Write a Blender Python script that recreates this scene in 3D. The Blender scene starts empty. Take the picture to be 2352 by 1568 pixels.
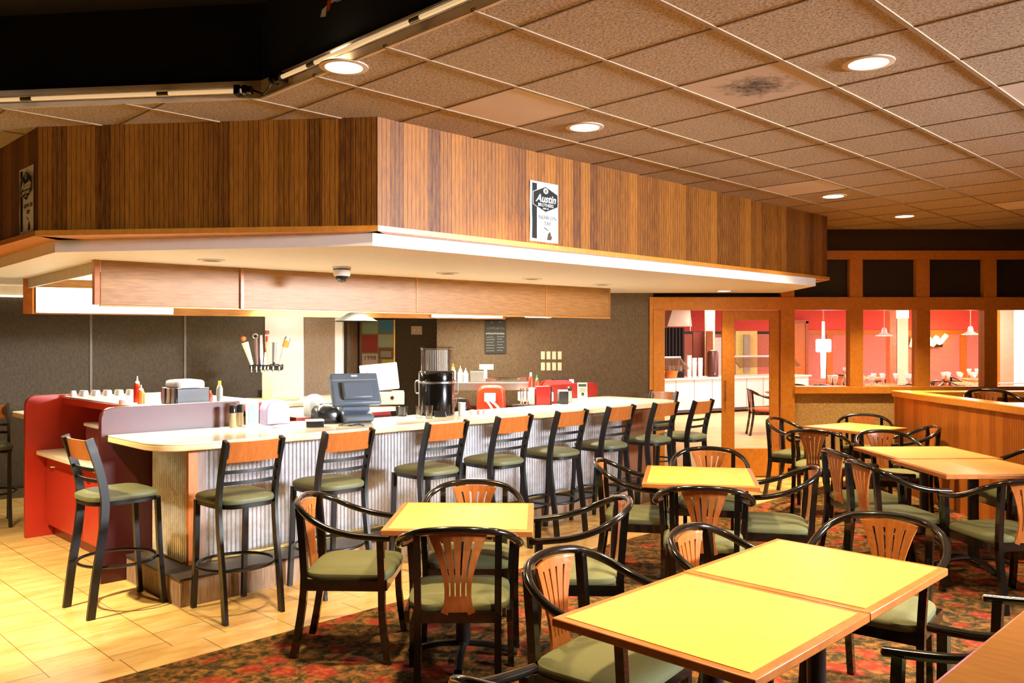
import bpy, bmesh, math, random
from mathutils import Vector, Matrix
random.seed(7)
S2 = math.sqrt(2)
H = 1.68            # camera height
ZC = 3.07           # ceiling height
sc = bpy.context.scene
COL = sc.collection

# ---------------------------------------------------------------- helpers
def bar(u, v):
    return ((u - v) / S2, (u + v) / S2)

def R(d):
    return math.radians(d)

def lin(r, g, b):
    f = lambda c: ((c / 255.0) / 12.92) if c / 255.0 <= 0.04045 else (((c / 255.0) + 0.055) / 1.055) ** 2.4
    return (f(r), f(g), f(b))

class MB:
    """collects shapes in one bmesh"""
    def __init__(s):
        s.bm = bmesh.new()
        s.mi = 0
    def face(s, vs):
        try:
            f = s.bm.faces.new(vs)
            f.material_index = s.mi
            return f
        except ValueError:
            return None
    def box(s, x0, x1, y0, y1, z0, z1, M=None):
        c = [(x0,y0,z0),(x1,y0,z0),(x1,y1,z0),(x0,y1,z0),(x0,y0,z1),(x1,y0,z1),(x1,y1,z1),(x0,y1,z1)]
        if M is not None:
            c = [M @ Vector(p) for p in c]
        v = [s.bm.verts.new(p) for p in c]
        for q in ((3,2,1,0),(4,5,6,7),(0,1,5,4),(1,2,6,5),(2,3,7,6),(3,0,4,7)):
            s.face([v[i] for i in q])
        return s
    def prism(s, pts, z0, z1):
        n = len(pts)
        a = [s.bm.verts.new((p[0], p[1], z0)) for p in pts]
        b = [s.bm.verts.new((p[0], p[1], z1)) for p in pts]
        s.face(a[::-1]); s.face(b)
        for i in range(n):
            j = (i + 1) % n
            s.face([a[i], a[j], b[j], b[i]])
        return s
    def poly3(s, pts):
        s.face([s.bm.verts.new(p) for p in pts])
        return s
    def lathe(s, prof, c=(0,0,0), n=24, M=None):
        rings = []
        for (r, z) in prof:
            if r < 1e-5:
                p = Vector((c[0], c[1], c[2] + z))
                rings.append([s.bm.verts.new(M @ p if M is not None else p)])
            else:
                ring = []
                for k in range(n):
                    t = 2 * math.pi * k / n
                    p = Vector((c[0] + r*math.cos(t), c[1] + r*math.sin(t), c[2] + z))
                    ring.append(s.bm.verts.new(M @ p if M is not None else p))
                rings.append(ring)
        for a, b in zip(rings[:-1], rings[1:]):
            for k in range(n):
                l = (k + 1) % n
                if len(a) == 1 and len(b) == 1: continue
                if len(a) == 1: s.face([a[0], b[l], b[k]])
                elif len(b) == 1: s.face([a[k], a[l], b[0]])
                else: s.face([a[k], a[l], b[l], b[k]])
        return s
    def cyl(s, c, r, z0, z1, n=20, r2=None):
        r2 = r if r2 is None else r2
        return s.lathe([(0,z0),(r,z0),(r2,z1),(0,z1)], (c[0],c[1],0), n)
    def tube(s, pts, r, n=10, smooth=6, closed=False, sx=1.0, sy=1.0, square=False, up=None):
        P = [Vector(p) for p in pts]
        if smooth > 1 and len(P) > 2:
            Q = []
            m = len(P)
            rng = range(m) if closed else range(m - 1)
            for i in rng:
                if closed:
                    p0, p1, p2, p3 = P[(i-1)%m], P[i], P[(i+1)%m], P[(i+2)%m]
                else:
                    p0 = P[max(i-1,0)]; p1 = P[i]; p2 = P[i+1]; p3 = P[min(i+2,m-1)]
                for k in range(smooth):
                    t = k / smooth
                    Q.append(0.5*((2*p1) + (p2-p0)*t + (2*p0-5*p1+4*p2-p3)*t*t + (3*p1-p0-3*p2+p3)*t**3))
            if not closed: Q.append(P[-1])
            P = Q
        m = len(P)
        prev = None
        rings = []
        for i in range(m):
            if closed: t = (P[(i+1)%m] - P[(i-1)%m]).normalized()
            else: t = (P[min(i+1,m-1)] - P[max(i-1,0)]).normalized()
            if up is not None:
                nrm = Vector(up) - t * Vector(up).dot(t)
                nrm.normalize()
            elif prev is None:
                a = Vector((0,0,1)) if abs(t.z) < 0.9 else Vector((1,0,0))
                nrm = (a - t*a.dot(t)).normalized()
            else:
                nrm = (prev - t*prev.dot(t)).normalized()
            prev = nrm
            bi = t.cross(nrm)
            ring = []
            for k in range(n):
                if square:
                    o = [(1,1),(-1,1),(-1,-1),(1,-1)][k % 4]
                    off = nrm*(o[0]*sx*r) + bi*(o[1]*sy*r)
                else:
                    a = 2*math.pi*k/n
                    off = nrm*(math.cos(a)*r*sx) + bi*(math.sin(a)*r*sy)
                ring.append(s.bm.verts.new(P[i] + off))
            rings.append(ring)
        pairs = list(zip(rings[:-1], rings[1:]))
        if closed: pairs.append((rings[-1], rings[0]))
        for a, b in pairs:
            for k in range(n):
                l = (k+1) % n
                s.face([a[k], a[l], b[l], b[k]])
        if not closed:
            s.face(rings[0][::-1]); s.face(rings[-1])
        return s
    def bar4(s, pts, wx, wy, smooth=5):
        """rectangular bar along pts, half sizes wx (along x) and wy (along the other)"""
        return s.tube(pts, 1.0, n=4, smooth=smooth, sx=wx, sy=wy, square=True, up=(1,0,0))
    def cushion(s, outline, z0, z1, dome=0.02):
        cx = sum(p[0] for p in outline)/len(outline); cy = sum(p[1] for p in outline)/len(outline)
        lv = [(0.94, z0), (0.985, z0+(z1-z0)*0.12), (1.0, z0+(z1-z0)*0.45), (0.985, z0+(z1-z0)*0.8), (0.94, z1), (0.8, z1+dome*0.5), (0.55, z1+dome*0.85), (0.25, z1+dome)]
        rings = []
        for k, z in lv:
            rings.append([s.bm.verts.new((cx+(p[0]-cx)*k, cy+(p[1]-cy)*k, z)) for p in outline])
        n = len(outline)
        for a, b in zip(rings[:-1], rings[1:]):
            for i in range(n):
                j = (i+1) % n
                s.face([a[i], a[j], b[j], b[i]])
        s.face(rings[0][::-1]); s.face(rings[-1])
        return s

def obj(name, mb, m, parent=None, loc=None, rotz=None, bevel=0.0, smooth=True, seg=2):
    bm = mb.bm
    bmesh.ops.recalc_face_normals(bm, faces=bm.faces)
    me = bpy.data.meshes.new(name)
    bm.to_mesh(me); bm.free()
    for mm in (m if isinstance(m, (list, tuple)) else [m]):
        me.materials.append(mm)
    o = bpy.data.objects.new(name, me)
    COL.objects.link(o)
    if parent is not None: o.parent = parent
    if loc is not None: o.location = loc
    if rotz is not None: o.rotation_euler = (0, 0, rotz)
    if smooth:
        for p in me.polygons: p.use_smooth = True
        try:
            me.set_sharp_from_angle(angle=R(38))
        except Exception:
            pass
    if bevel > 0:
        b = o.modifiers.new('bevel', 'BEVEL'); b.width = bevel; b.segments = seg; b.limit_method = 'ANGLE'
        b.angle_limit = R(40)
    return o

def thing(name, label, cat, loc=(0,0,0), rotz=0.0, group=None):
    o = bpy.data.objects.new(name, None); COL.objects.link(o)
    o.empty_display_size = 0.1
    o.location = loc; o.rotation_euler = (0, 0, rotz)
    o['label'] = label; o['category'] = cat
    if group: o['group'] = group
    return o

def tag(o, label, cat, group=None):
    o['label'] = label; o['category'] = cat
    if group: o['group'] = group
    return o

def struct(name, mb, m, loc=None, rotz=None, bevel=0.0, smooth=False):
    o = obj(name, mb, m, None, loc, rotz, bevel, smooth)
    o['kind'] = 'structure'
    return o

def dup(root, loc, rotz, label, group=None):
    r = root.copy(); COL.objects.link(r)
    r.location = loc; r.rotation_euler = (0, 0, rotz)
    r['label'] = label
    if group: r['group'] = group
    for ch in list(root.children):
        c = ch.copy(); COL.objects.link(c); c.parent = r
        for g in list(ch.children):
            d = g.copy(); COL.objects.link(d); d.parent = c
    return r

# ---------------------------------------------------------------- materials
def nmat(name):
    m = bpy.data.materials.new(name); m.use_nodes = True
    nt = m.node_tree
    return m, nt, nt.nodes['Principled BSDF']

def N(nt, t, **kw):
    n = nt.nodes.new(t)
    for k, v in kw.items():
        setattr(n, k, v)
    return n

def ramp(nt, fac, stops):
    r = N(nt, 'ShaderNodeValToRGB')
    el = r.color_ramp.elements
    while len(el) < len(stops): el.new(0.5)
    for e, (p, c) in zip(el, stops):
        e.position = p; e.color = (c[0], c[1], c[2], 1)
    nt.links.new(fac, r.inputs[0])
    return r.outputs[0]

def coords(nt, scale=(1,1,1), rot=(0,0,0), kind='Object'):
    tc = N(nt, 'ShaderNodeTexCoord'); mp = N(nt, 'ShaderNodeMapping')
    mp.inputs['Scale'].default_value = scale; mp.inputs['Rotation'].default_value = rot
    nt.links.new(tc.outputs[kind], mp.inputs[0])
    return mp.outputs[0]

def noise(nt, vec, scale, detail=3, rough=0.5):
    n = N(nt, 'ShaderNodeTexNoise'); n.inputs['Scale'].default_value = scale
    n.inputs['Detail'].default_value = detail; n.inputs['Roughness'].default_value = rough
    nt.links.new(vec, n.inputs['Vector'])
    return n.outputs[0]

def bump(nt, bs, h, strength=0.3, dist=0.01):
    b = N(nt, 'ShaderNodeBump'); b.inputs['Strength'].default_value = strength; b.inputs['Distance'].default_value = dist
    nt.links.new(h, b.inputs['Height']); nt.links.new(b.outputs[0], bs.inputs['Normal'])

def plain(name, c, rough=0.5, metal=0.0, var=0.06, nscale=12.0, spec=0.5, coat=0.0, bmp=0.0, bscale=150.0):
    m, nt, bs = nmat(name)
    v = coords(nt)
    a = tuple(max(0, x*(1-var)) for x in c); b = tuple(min(1, x*(1+var)) for x in c)
    nt.links.new(ramp(nt, noise(nt, v, nscale), [(0.3, a), (0.7, b)]), bs.inputs['Base Color'])
    bs.inputs['Roughness'].default_value = rough; bs.inputs['Metallic'].default_value = metal
    bs.inputs['Specular IOR Level'].default_value = spec; bs.inputs['Coat Weight'].default_value = coat
    if bmp > 0: bump(nt, bs, noise(nt, v, bscale), bmp, 0.002)
    return m

def emis(name, c, s):
    m, nt, bs = nmat(name)
    bs.inputs['Base Color'].default_value = (*[x*0.5 for x in c], 1)
    bs.inputs['Emission Color'].default_value = (*c, 1); bs.inputs['Emission Strength'].default_value = s
    return m

def wood(name, c0, c1, scale=(1,1,12), rough=0.42, axis_detail=6.0, bmp=0.08, rot=(0,0,0)):
    m, nt, bs = nmat(name)
    v = coords(nt, scale, rot)
    n1 = noise(nt, v, axis_detail, 6, 0.62)
    nt.links.new(ramp(nt, n1, [(0.25, c0), (0.5, tuple((a+b)/2 for a, b in zip(c0, c1))), (0.72, c1)]), bs.inputs['Base Color'])
    bs.inputs['Roughness'].default_value = rough
    bump(nt, bs, n1, bmp, 0.003)
    return m

def beadboard(name, dark, light, pitch=0.033, board=0.1, rough=0.5, grain=0.35):
    """vertical ribbed oak boards, grooves across local x"""
    m, nt, bs = nmat(name)
    tc = N(nt, 'ShaderNodeTexCoord'); sep = N(nt, 'ShaderNodeSeparateXYZ')
    nt.links.new(tc.outputs['Object'], sep.inputs[0])
    def mth(op, a, b=None):
        x = N(nt, 'ShaderNodeMath', operation=op)
        for i, q in enumerate((a, b)):
            if q is None: continue
            if isinstance(q, (int, float)): x.inputs[i].default_value = q
            else: nt.links.new(q, x.inputs[i])
        return x.outputs[0]
    ix = mth('FLOOR', mth('DIVIDE', sep.outputs[0], board))
    wn = N(nt, 'ShaderNodeTexWhiteNoise', noise_dimensions='1D'); nt.links.new(ix, wn.inputs['W'])
    fr = mth('FRACT', mth('DIVIDE', sep.outputs[0], pitch))
    groove = mth('GREATER_THAN', mth('ABSOLUTE', mth('SUBTRACT', fr, 0.5)), 0.44)
    v = coords(nt, (16, 16, 1.3))
    g = noise(nt, v, 5.0, 7, 0.72)
    mix = mth('ADD', mth('MULTIPLY', wn.outputs[0], (1-grain)*.62), mth('SUBTRACT', mth('MULTIPLY', g, grain*3.6), grain*.75))
    mix2 = mth('SUBTRACT', mix, mth('MULTIPLY', groove, 0.45))
    nt.links.new(ramp(nt, mix2, [(0.0, tuple(x*0.35 for x in dark)), (0.22, dark), (0.9, light)]), bs.inputs['Base Color'])
    bs.inputs['Roughness'].default_value = rough
    bs.inputs['Specular IOR Level'].default_value = 0.22
    bump(nt, bs, mth('SUBTRACT', 1.0, groove), 0.5, 0.004)
    return m

M = {}
M['black_metal'] = plain('black_metal', (0.005,0.005,0.005), 0.38, 0.0, coat=0.15)
M['gloss_black'] = plain('gloss_black', (0.005,0.004,0.003), 0.16, 0.0, coat=0.6)
M['green'] = plain('green_seat_fabric', (0.118,0.120,0.045), 0.85, var=0.16, nscale=300, bmp=0.5, bscale=420)
M['green_vinyl'] = plain('green_seat_vinyl', (0.105,0.112,0.052), 0.55, var=0.08, nscale=40)
M['red_seat'] = plain('red_seat_fabric', (0.55,0.09,0.04), 0.8)
M['chair_wood'] = wood('cherry_wood', (0.31,0.085,0.016), (0.47,0.150,0.032), (10,10,1.2), 0.28)
M['chair_wood'].node_tree.nodes['Principled BSDF'].inputs['Coat Weight'].default_value = 0.4
M['edge_wood'] = wood('table_edge_wood', (0.34,0.10,0.018), (0.50,0.17,0.035), (2,2,2), 0.35)
M['laminate'] = plain('yellow_laminate', (0.88,0.445,0.07), 0.42, var=0.05, nscale=25)
M['laminate2'] = plain('tan_laminate', (0.78,0.43,0.14), 0.3, var=0.05, nscale=25)
M['counter'] = plain('cream_counter', (0.88,0.79,0.60), 0.16, var=0.03, nscale=30)
M['counter_edge'] = plain('counter_edge', (0.85,0.62,0.33), 0.3, var=0.04)
M['white'] = plain('white_paint', (0.88,0.85,0.80), 0.6, var=0.02)
M['white_plastic'] = plain('white_plastic', (0.82,0.80,0.76), 0.35, var=0.03)
M['paper'] = plain('paper', (0.76,0.75,0.71), 0.8, var=0.02)
M['maroon'] = plain('maroon_laminate', (0.060,0.009,0.010), 0.28, var=0.08)
M['red_lam'] = plain('red_laminate', (0.46,0.030,0.014), 0.33, var=0.05)
M['red_dark'] = plain('dark_red_laminate', (0.30,0.02,0.015), 0.3, var=0.05)
M['steel'] = plain('stainless_steel', (0.55,0.55,0.54), 0.28, 1.0, var=0.06)
M['chrome'] = plain('chrome', (0.75,0.75,0.75), 0.1, 1.0)
M['brass'] = plain('brass', (0.9,0.68,0.25), 0.25, 1.0)
M['grey_plastic'] = plain('slate_plastic', (0.085,0.11,0.145), 0.42, var=0.05)
M['lightgrey'] = plain('light_grey_plastic', (0.30,0.31,0.28), 0.45)
M['black'] = plain('black_plastic', (0.012,0.012,0.013), 0.25)
M['void'] = plain('black_paint', (0.006,0.005,0.003), 0.9)
M['sauce'] = plain('red_sauce', (0.60,0.03,0.01), 0.3)
M['red_plastic'] = plain('red_plastic', (0.60,0.03,0.015), 0.35)
M['green_cap'] = plain('green_cap', (0.03,0.32,0.10), 0.4)
M['yellow'] = plain('yellow_plastic', (0.85,0.70,0.03), 0.4)
M['orange'] = plain('orange_plastic', (0.80,0.16,0.02), 0.4)
M['lilac'] = plain('lilac_plastic', (0.33,0.29,0.47), 0.4)
M['pink'] = plain('pink_paper', (0.75,0.45,0.45), 0.6)
M['ink'] = plain('black_ink', (0.012,0.014,0.013), 0.7)
M['ink_brown'] = plain('brown_ink', (0.10,0.05,0.02), 0.7)
M['beige'] = plain('beige_paint', (0.62,0.50,0.36), 0.6)
M['cream_col'] = plain('cream_paint', (0.70,0.66,0.42), 0.45)
M['plank'] = None

# fluted corrugated metal
def m_corr():
    m, nt, bs = nmat('corrugated_steel')
    v = coords(nt, (1,1,1))
    n1 = noise(nt, v, 5.0, 5, 0.6)
    nt.links.new(ramp(nt, n1, [(0.32, (0.60,0.58,0.56)), (0.55, (0.93,0.95,1.0))]), bs.inputs['Base Color'])
    nt.links.new(ramp(nt, n1, [(0.3, (0.40,)*3), (0.7, (0.24,)*3)]), bs.inputs['Roughness'])
    bs.inputs['Metallic'].default_value = 0.78
    return m
M['corr'] = m_corr()

def m_wallpaper(name, c0, c1, sc_=90):
    m, nt, bs = nmat(name)
    v = coords(nt, (1.0, 1.0, 0.45))
    n1 = noise(nt, v, sc_, 4, 0.7)
    nt.links.new(ramp(nt, n1, [(0.35, c0), (0.66, c1)]), bs.inputs['Base Color'])
    bs.inputs['Roughness'].default_value = 0.85
    bump(nt, bs, n1, 0.25, 0.003)
    return m
M['wallpaper'] = m_wallpaper('brown_wallpaper', (0.075,0.050,0.025), (0.145,0.10,0.052))
M['wall_dark'] = m_wallpaper('dark_cloth_and_shaded_paper', (0.045,0.034,0.020), (0.075,0.057,0.035), 60)
M['wainscot'] = m_wallpaper('tan_wainscot', (0.30,0.17,0.05), (0.55,0.34,0.12), 70)
M['dark_wall'] = plain('dark_brown_paint', (0.032,0.022,0.014), 0.7)

def m_ceiling():
    m, nt, bs = nmat('speckled_tile')
    v = coords(nt, (1,1,1))
    n1 = noise(nt, v, 70, 4, 0.8)
    n2 = noise(nt, v, 0.7, 2)
    nt.links.new(ramp(nt, n1, [(0.36, (0.15,0.105,0.06)), (0.48, (0.38,0.295,0.19)), (0.66, (0.56,0.44,0.30))]), bs.inputs['Base Color'])
    bs.inputs['Roughness'].default_value = 0.95
    bump(nt, bs, n1, 0.6, 0.006)
    return m
M['tile_ceiling'] = m_ceiling()
M['tile_smooth'] = plain('smooth_tile', (0.62,0.52,0.42), 0.8, var=0.05, nscale=4)
def m_stain():
    m, nt, bs = nmat('stained_tile')
    v = coords(nt, (1,1,1))
    tc = N(nt, 'ShaderNodeTexCoord')
    d = N(nt, 'ShaderNodeVectorMath', operation='DISTANCE'); nt.links.new(tc.outputs['Object'], d.inputs[0])
    d.inputs[1].default_value = (1.33, 4.61, ZC)
    n1 = noise(nt, v, 14, 6, 0.85)
    a = N(nt, 'ShaderNodeMath', operation='MULTIPLY'); nt.links.new(d.outputs['Value'], a.inputs[0]); a.inputs[1].default_value = 1.25
    b = N(nt, 'ShaderNodeMath', operation='ADD'); nt.links.new(a.outputs[0], b.inputs[0]); nt.links.new(n1, b.inputs[1])
    nt.links.new(ramp(nt, b.outputs[0], [(0.50, (0.035,0.028,0.02)), (0.68, (0.34,0.27,0.2)), (0.76, (0.52,0.43,0.34))]), bs.inputs['Base Color'])
    bs.inputs['Roughness'].default_value = 0.9
    return m
M['tile_stain'] = m_stain()
M['tbar'] = plain('tan_ceiling_grid', (0.31,0.21,0.12), 0.8)
M['tline'] = plain('brown_ceiling_joint', (0.13,0.085,0.05), 0.8)

def m_floor():
    m, nt, bs = nmat('floor_tile')
    v = coords(nt, (1,1,1), (0,0,R(90)))
    v.node.inputs['Location'].default_value = (.1, -.112, 0)
    br = N(nt, 'ShaderNodeTexBrick'); nt.links.new(v, br.inputs['Vector'])
    br.inputs['Scale'].default_value = 1.0; br.inputs['Brick Width'].default_value = 0.46; br.inputs['Row Height'].default_value = 0.31
    br.inputs['Mortar Size'].default_value = 0.0035; br.inputs['Mortar Smooth'].default_value = 0.2; br.offset = 0.33; br.squash = 0.68; br.squash_frequency = 2
    br.inputs['Color1'].default_value = (1,1,1,1); br.inputs['Color2'].default_value = (0.86,0.86,0.86,1); br.inputs['Mortar'].default_value = (0.36,0.32,0.28,1)
    n1 = noise(nt, coords(nt, (1,3.2,1)), 2.6, 6, 0.65)
    col = ramp(nt, n1, [(0.3, (0.56,0.30,0.075)), (0.52, (0.72,0.46,0.155)), (0.72, (0.80,0.60,0.27))])
    mx = N(nt, 'ShaderNodeMix', data_type='RGBA', blend_type='MULTIPLY'); mx.inputs[0].default_value = 1.0
    nt.links.new(col, mx.inputs[6]); nt.links.new(br.outputs['Color'], mx.inputs[7])
    nt.links.new(mx.outputs[2], bs.inputs['Base Color'])
    bs.inputs['Roughness'].default_value = 0.33
    bump(nt, bs, br.outputs['Color'], 0.3, 0.003)
    return m
M['floor_tile'] = m_floor()
M['floor_border'] = M['floor_tile'].copy(); M['floor_border'].name = 'floor_border_tile'
for n_ in M['floor_border'].node_tree.nodes:
    if n_.type == 'MAPPING' and abs(n_.inputs['Rotation'].default_value[2]) > 1: n_.inputs['Rotation'].default_value = (0,0,0); n_.inputs['Location'].default_value = (0, -4.37, 0)
    if n_.type == 'TEX_BRICK': n_.inputs['Row Height'].default_value = 0.25; n_.inputs['Brick Width'].default_value = .46; n_.squash = 1.0

def m_carpet():
    m, nt, bs = nmat('carpet_floral')
    v = coords(nt, (1,1,1))
    nz = noise(nt, v, 7, 3)
    # warp
    wv = N(nt, 'ShaderNodeVectorMath', operation='ADD'); nt.links.new(v, wv.inputs[0])
    nt2 = N(nt, 'ShaderNodeTexNoise'); nt2.inputs['Scale'].default_value = 9; nt.links.new(v, nt2.inputs['Vector'])
    sm = N(nt, 'ShaderNodeVectorMath', operation='SCALE'); nt.links.new(nt2.outputs['Color'], sm.inputs[0]); sm.inputs['Scale'].default_value = 0.12
    nt.links.new(sm.outputs[0], wv.inputs[1])
    vo = N(nt, 'ShaderNodeTexVoronoi'); vo.inputs['Scale'].default_value = 5.2; nt.links.new(wv.outputs[0], vo.inputs['Vector'])
    vo2 = N(nt, 'ShaderNodeTexVoronoi'); vo2.inputs['Scale'].default_value = 22; nt.links.new(wv.outputs[0], vo2.inputs['Vector'])
    base = ramp(nt, noise(nt, wv.outputs[0], 16, 5, 0.7), [(0.36, (0.022,0.018,0.008)), (0.48, (0.075,0.050,0.016)), (0.56, (0.21,0.085,0.022)), (0.70, (0.28,0.15,0.045))])
    flower = ramp(nt, vo2.outputs['Distance'], [(0.15, (0.42,0.085,0.035)), (0.6, (0.23,0.03,0.016))])
    fac = ramp(nt, vo.outputs['Distance'], [(0.30, (0.9,)*3), (0.42, (0,)*3)])
    mx = N(nt, 'ShaderNodeMix', data_type='RGBA'); nt.links.new(fac, mx.inputs[0]); nt.links.new(base, mx.inputs[6]); nt.links.new(flower, mx.inputs[7])
    nt.links.new(mx.outputs[2], bs.inputs['Base Color'])
    bs.inputs['Roughness'].default_value = 1.0; bs.inputs['Specular IOR Level'].default_value = 0.1
    bump(nt, bs, noise(nt, v, 350), 0.4, 0.004)
    return m
M['carpet'] = m_carpet()
M['floor_far'] = plain('pale_floor', (0.72,0.52,0.26), 0.6, var=0.1, nscale=3)
M['oak_bead'] = beadboard('oak_beadboard', (0.070,0.017,0.001), (0.36,0.128,0.010))
M['oak_bead2'] = beadboard('oak_beadboard_half_wall', (0.30,0.075,0.01), (0.52,0.17,0.022), 0.035, 0.105, 0.4)
M['oak_h'] = wood('oak_valance', (0.20,0.080,0.014), (0.42,0.20,0.045), (1.0,1.0,11), 0.45)
M['oak_trim'] = wood('oak_trim', (0.50,0.17,0.018), (0.66,0.26,0.03), (4,4,4), 0.38)
M['oak_cap'] = wood('oak_cap', (0.58,0.20,0.025), (0.74,0.32,0.055), (9,1.5,9), 0.28)
M['plank'] = beadboard('grey_planks', (0.24,0.15,0.09), (0.46,0.32,0.22), 0.34, 0.34, 0.6, 0.6)
M['orange_wood'] = wood('orange_post_wood', (0.50,0.14,0.02), (0.60,0.20,0.03), (6,6,1), 0.45)
M['greywood'] = wood('grey_board', (0.26,0.17,0.14), (0.38,0.27,0.22), (8,8,1), 0.6)

def m_glass(name='window_glass', tint=(1,1,1), mixf=0.08):
    m = bpy.data.materials.new(name); m.use_nodes = True
    nt = m.node_tree; nt.nodes.clear()
    out = N(nt, 'ShaderNodeOutputMaterial'); mx = N(nt, 'ShaderNodeMixShader')
    tr = N(nt, 'ShaderNodeBsdfTransparent'); tr.inputs[0].default_value = (*tint, 1)
    gl = N(nt, 'ShaderNodeBsdfGlossy'); gl.inputs['Roughness'].default_value = 0.03
    lw = N(nt, 'ShaderNodeLayerWeight'); lw.inputs[0].default_value = 0.25
    mm = N(nt, 'ShaderNodeMath', operation='MULTIPLY_ADD'); nt.links.new(lw.outputs['Fresnel'], mm.inputs[0]); mm.inputs[1].default_value = 0.5; mm.inputs[2].default_value = mixf
    nt.links.new(mm.outputs[0], mx.inputs[0]); nt.links.new(tr.outputs[0], mx.inputs[1]); nt.links.new(gl.outputs[0], mx.inputs[2])
    nt.links.new(mx.outputs[0], out.inputs[0])
    return m
M['glass'] = m_glass()
M['clear'] = m_glass('clear_plastic', (0.93,0.92,0.90), 0.16)
M['can_emit'] = emis('lamp_lens', (1.0,0.80,0.50), 14)
M['fluor'] = emis('fluorescent_lens', (1.0,0.93,0.66), 7)
M['fluor_w'] = emis('fluorescent_tube', (1.0,0.96,0.80), 10)
# ================================================================ THE SETTING
def uv(x, y):
    return ((x + y)/S2, (y - x)/S2)

# floors (meshes drawn in the bar's 45 degree frame so the tile courses follow the bar)
XL, XR, YF, YB = -9.0, 8.2, -3.2, 10.45
vE = 4.38
fl = MB()
# tile: room polygon where v > vE
pA = (YB - vE*S2, YB)          # v = vE at back wall
pB = (XL, XL + vE*S2)          # v = vE at left wall
fl.prism([uv(*pA), uv(-0.9, YB), uv(-0.9, 11.75), uv(-2.3, 11.75), uv(-2.3, YB), uv(XL, YB), uv(*pB)], -0.08, 0.0)
struct('floor', fl, M['floor_tile'], rotz=R(45))
fl = MB(); fl.box(-3.4, 10.4, vE, 4.62, 0.0, .0015)
struct('floor_border', fl, M['floor_border'], rotz=R(45))
fl = MB()
fl.prism([uv(*pA), uv(*pB), uv(XL, YF), uv(XR, YF), uv(XR, YB)], -0.08, 0.0)
struct('floor_carpet', fl, M['carpet'], rotz=R(45))

# ---- main ceiling: tile grid at 45 degrees, clipped by the dark raised well near the camera
G = 0.616; U0 = 2.664; V0 = 2.625
WE = (-1.43, 4.82)      # corner of the well
uW = 2.39
def in_well(x, y):
    u, v = uv(x, y)
    ye = 4.82 + (WE[0] - x)*0.124
    return u < uW and y < ye
def clip_well(bm):
    n = Vector((1, 1, 0)).normalized()
    bmesh.ops.bisect_plane(bm, geom=bm.verts[:] + bm.edges[:] + bm.faces[:], plane_co=Vector((*bar(uW, 0), 0)), plane_no=n)
    n2 = Vector((0.124, 1, 0)).normalized()
    bmesh.ops.bisect_plane(bm, geom=bm.verts[:] + bm.edges[:] + bm.faces[:], plane_co=Vector((WE[0], WE[1], 0)), plane_no=n2)
    kill = []
    for f in bm.faces:
        c = f.calc_center_median()
        if in_well(c.x, c.y): kill.append(f)
    bmesh.ops.delete(bm, geom=kill, context='FACES')

ce = MB()
special = {(1, 1): 1, (7, 1): 1, (2, -1): 2, (4, -3): 1, (11, -1): 1}
# cell (i,j) spans u in U0+i*G.., v in V0+j*G..
for i in range(-22, 20):
    for j in range(-16, 20):
        uc = U0 + (i+.5)*G; vc = V0 + (j+.5)*G
        x, y = bar(uc, vc)
        if not (XL-0.6 < x < XR+0.6 and YF-0.6 < y < YB+0.55): continue
        ce.mi = special.get((i, j), 0)
        a = [bar(U0+i*G, V0+j*G), bar(U0+(i+1)*G, V0+j*G), bar(U0+(i+1)*G, V0+(j+1)*G), bar(U0+i*G, V0+(j+1)*G)]
        ce.poly3([(p[0], p[1], ZC) for p in a[::-1]])
clip_well(ce.bm)
o = struct('ceiling', ce, [M['tile_ceiling'], M['tile_smooth'], M['tile_stain']])
tb = MB()
for i in range(-22, 20):
    u = U0 + i*G
    Mx = Matrix.Rotation(R(45), 4, 'Z')
    tb.mi = 1; tb.box(u-.006, u+.006, -10, 14, ZC-.003, ZC+.01, Mx)
for j in range(-16, 20):
    v = V0 + j*G
    tb.mi = 0; tb.box(-12, 14, v-.011, v+.011, ZC-.006, ZC+.01, Mx)
clip_well(tb.bm)
for pl, no in (((XR, 0, 0), (1, 0, 0)), ((XL, 0, 0), (-1, 0, 0)), ((0, YB, 0), (0, 1, 0)), ((0, YF, 0), (0, -1, 0))):
    bmesh.ops.bisect_plane(tb.bm, geom=tb.bm.verts[:] + tb.bm.edges[:] + tb.bm.faces[:], plane_co=Vector(pl), plane_no=Vector(no), clear_outer=True)
struct('trim_ceiling_grid', tb, [M['tbar'], M['tline']])

# the raised dark well: light wooden lip, black sides and lid
lip = MB()
E0 = (XL, 4.82 + (WE[0]-XL)*0.124); E2 = bar(uW, -3.9)
def wallseg(mb, p, q, z0, z1, t=0.02, side=1):
    d = Vector((q[0]-p[0], q[1]-p[1], 0)); L = d.length; d.normalize(); n = Vector((-d.y, d.x, 0))*side
    a = Vector((p[0], p[1], 0)); b = Vector((q[0], q[1], 0))
    pts = [a, b, b + n*t, a + n*t]
    mb.prism([(v.x, v.y) for v in pts], z0, z1)
wallseg(lip, E0, WE, ZC-.004, ZC+.10, 0.02, 1)
wallseg(lip, WE, E2, ZC-.004, ZC+.10, 0.02, 1)
struct('trim_well_lip', lip, M['beige'])
wl = MB()
wallseg(wl, (E0[0], E0[1]+.02), (WE[0], WE[1]+.02), ZC+.10, ZC+.55, 0.03, 1)
wallseg(wl, (WE[0]+.014, WE[1]+.014), (E2[0]+.014, E2[1]+.014), ZC+.10, ZC+.55, 0.03, 1)
wl.prism([(E0[0]-.1, E0[1]+.15), (WE[0]+.05, WE[1]+.12), (E2[0]+.12, E2[1]+.12), (E2[0], -3.9), (XL-.1, -3.9)], ZC+.55, ZC+.6)
struct('ceiling_well', wl, M['void'])

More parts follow.
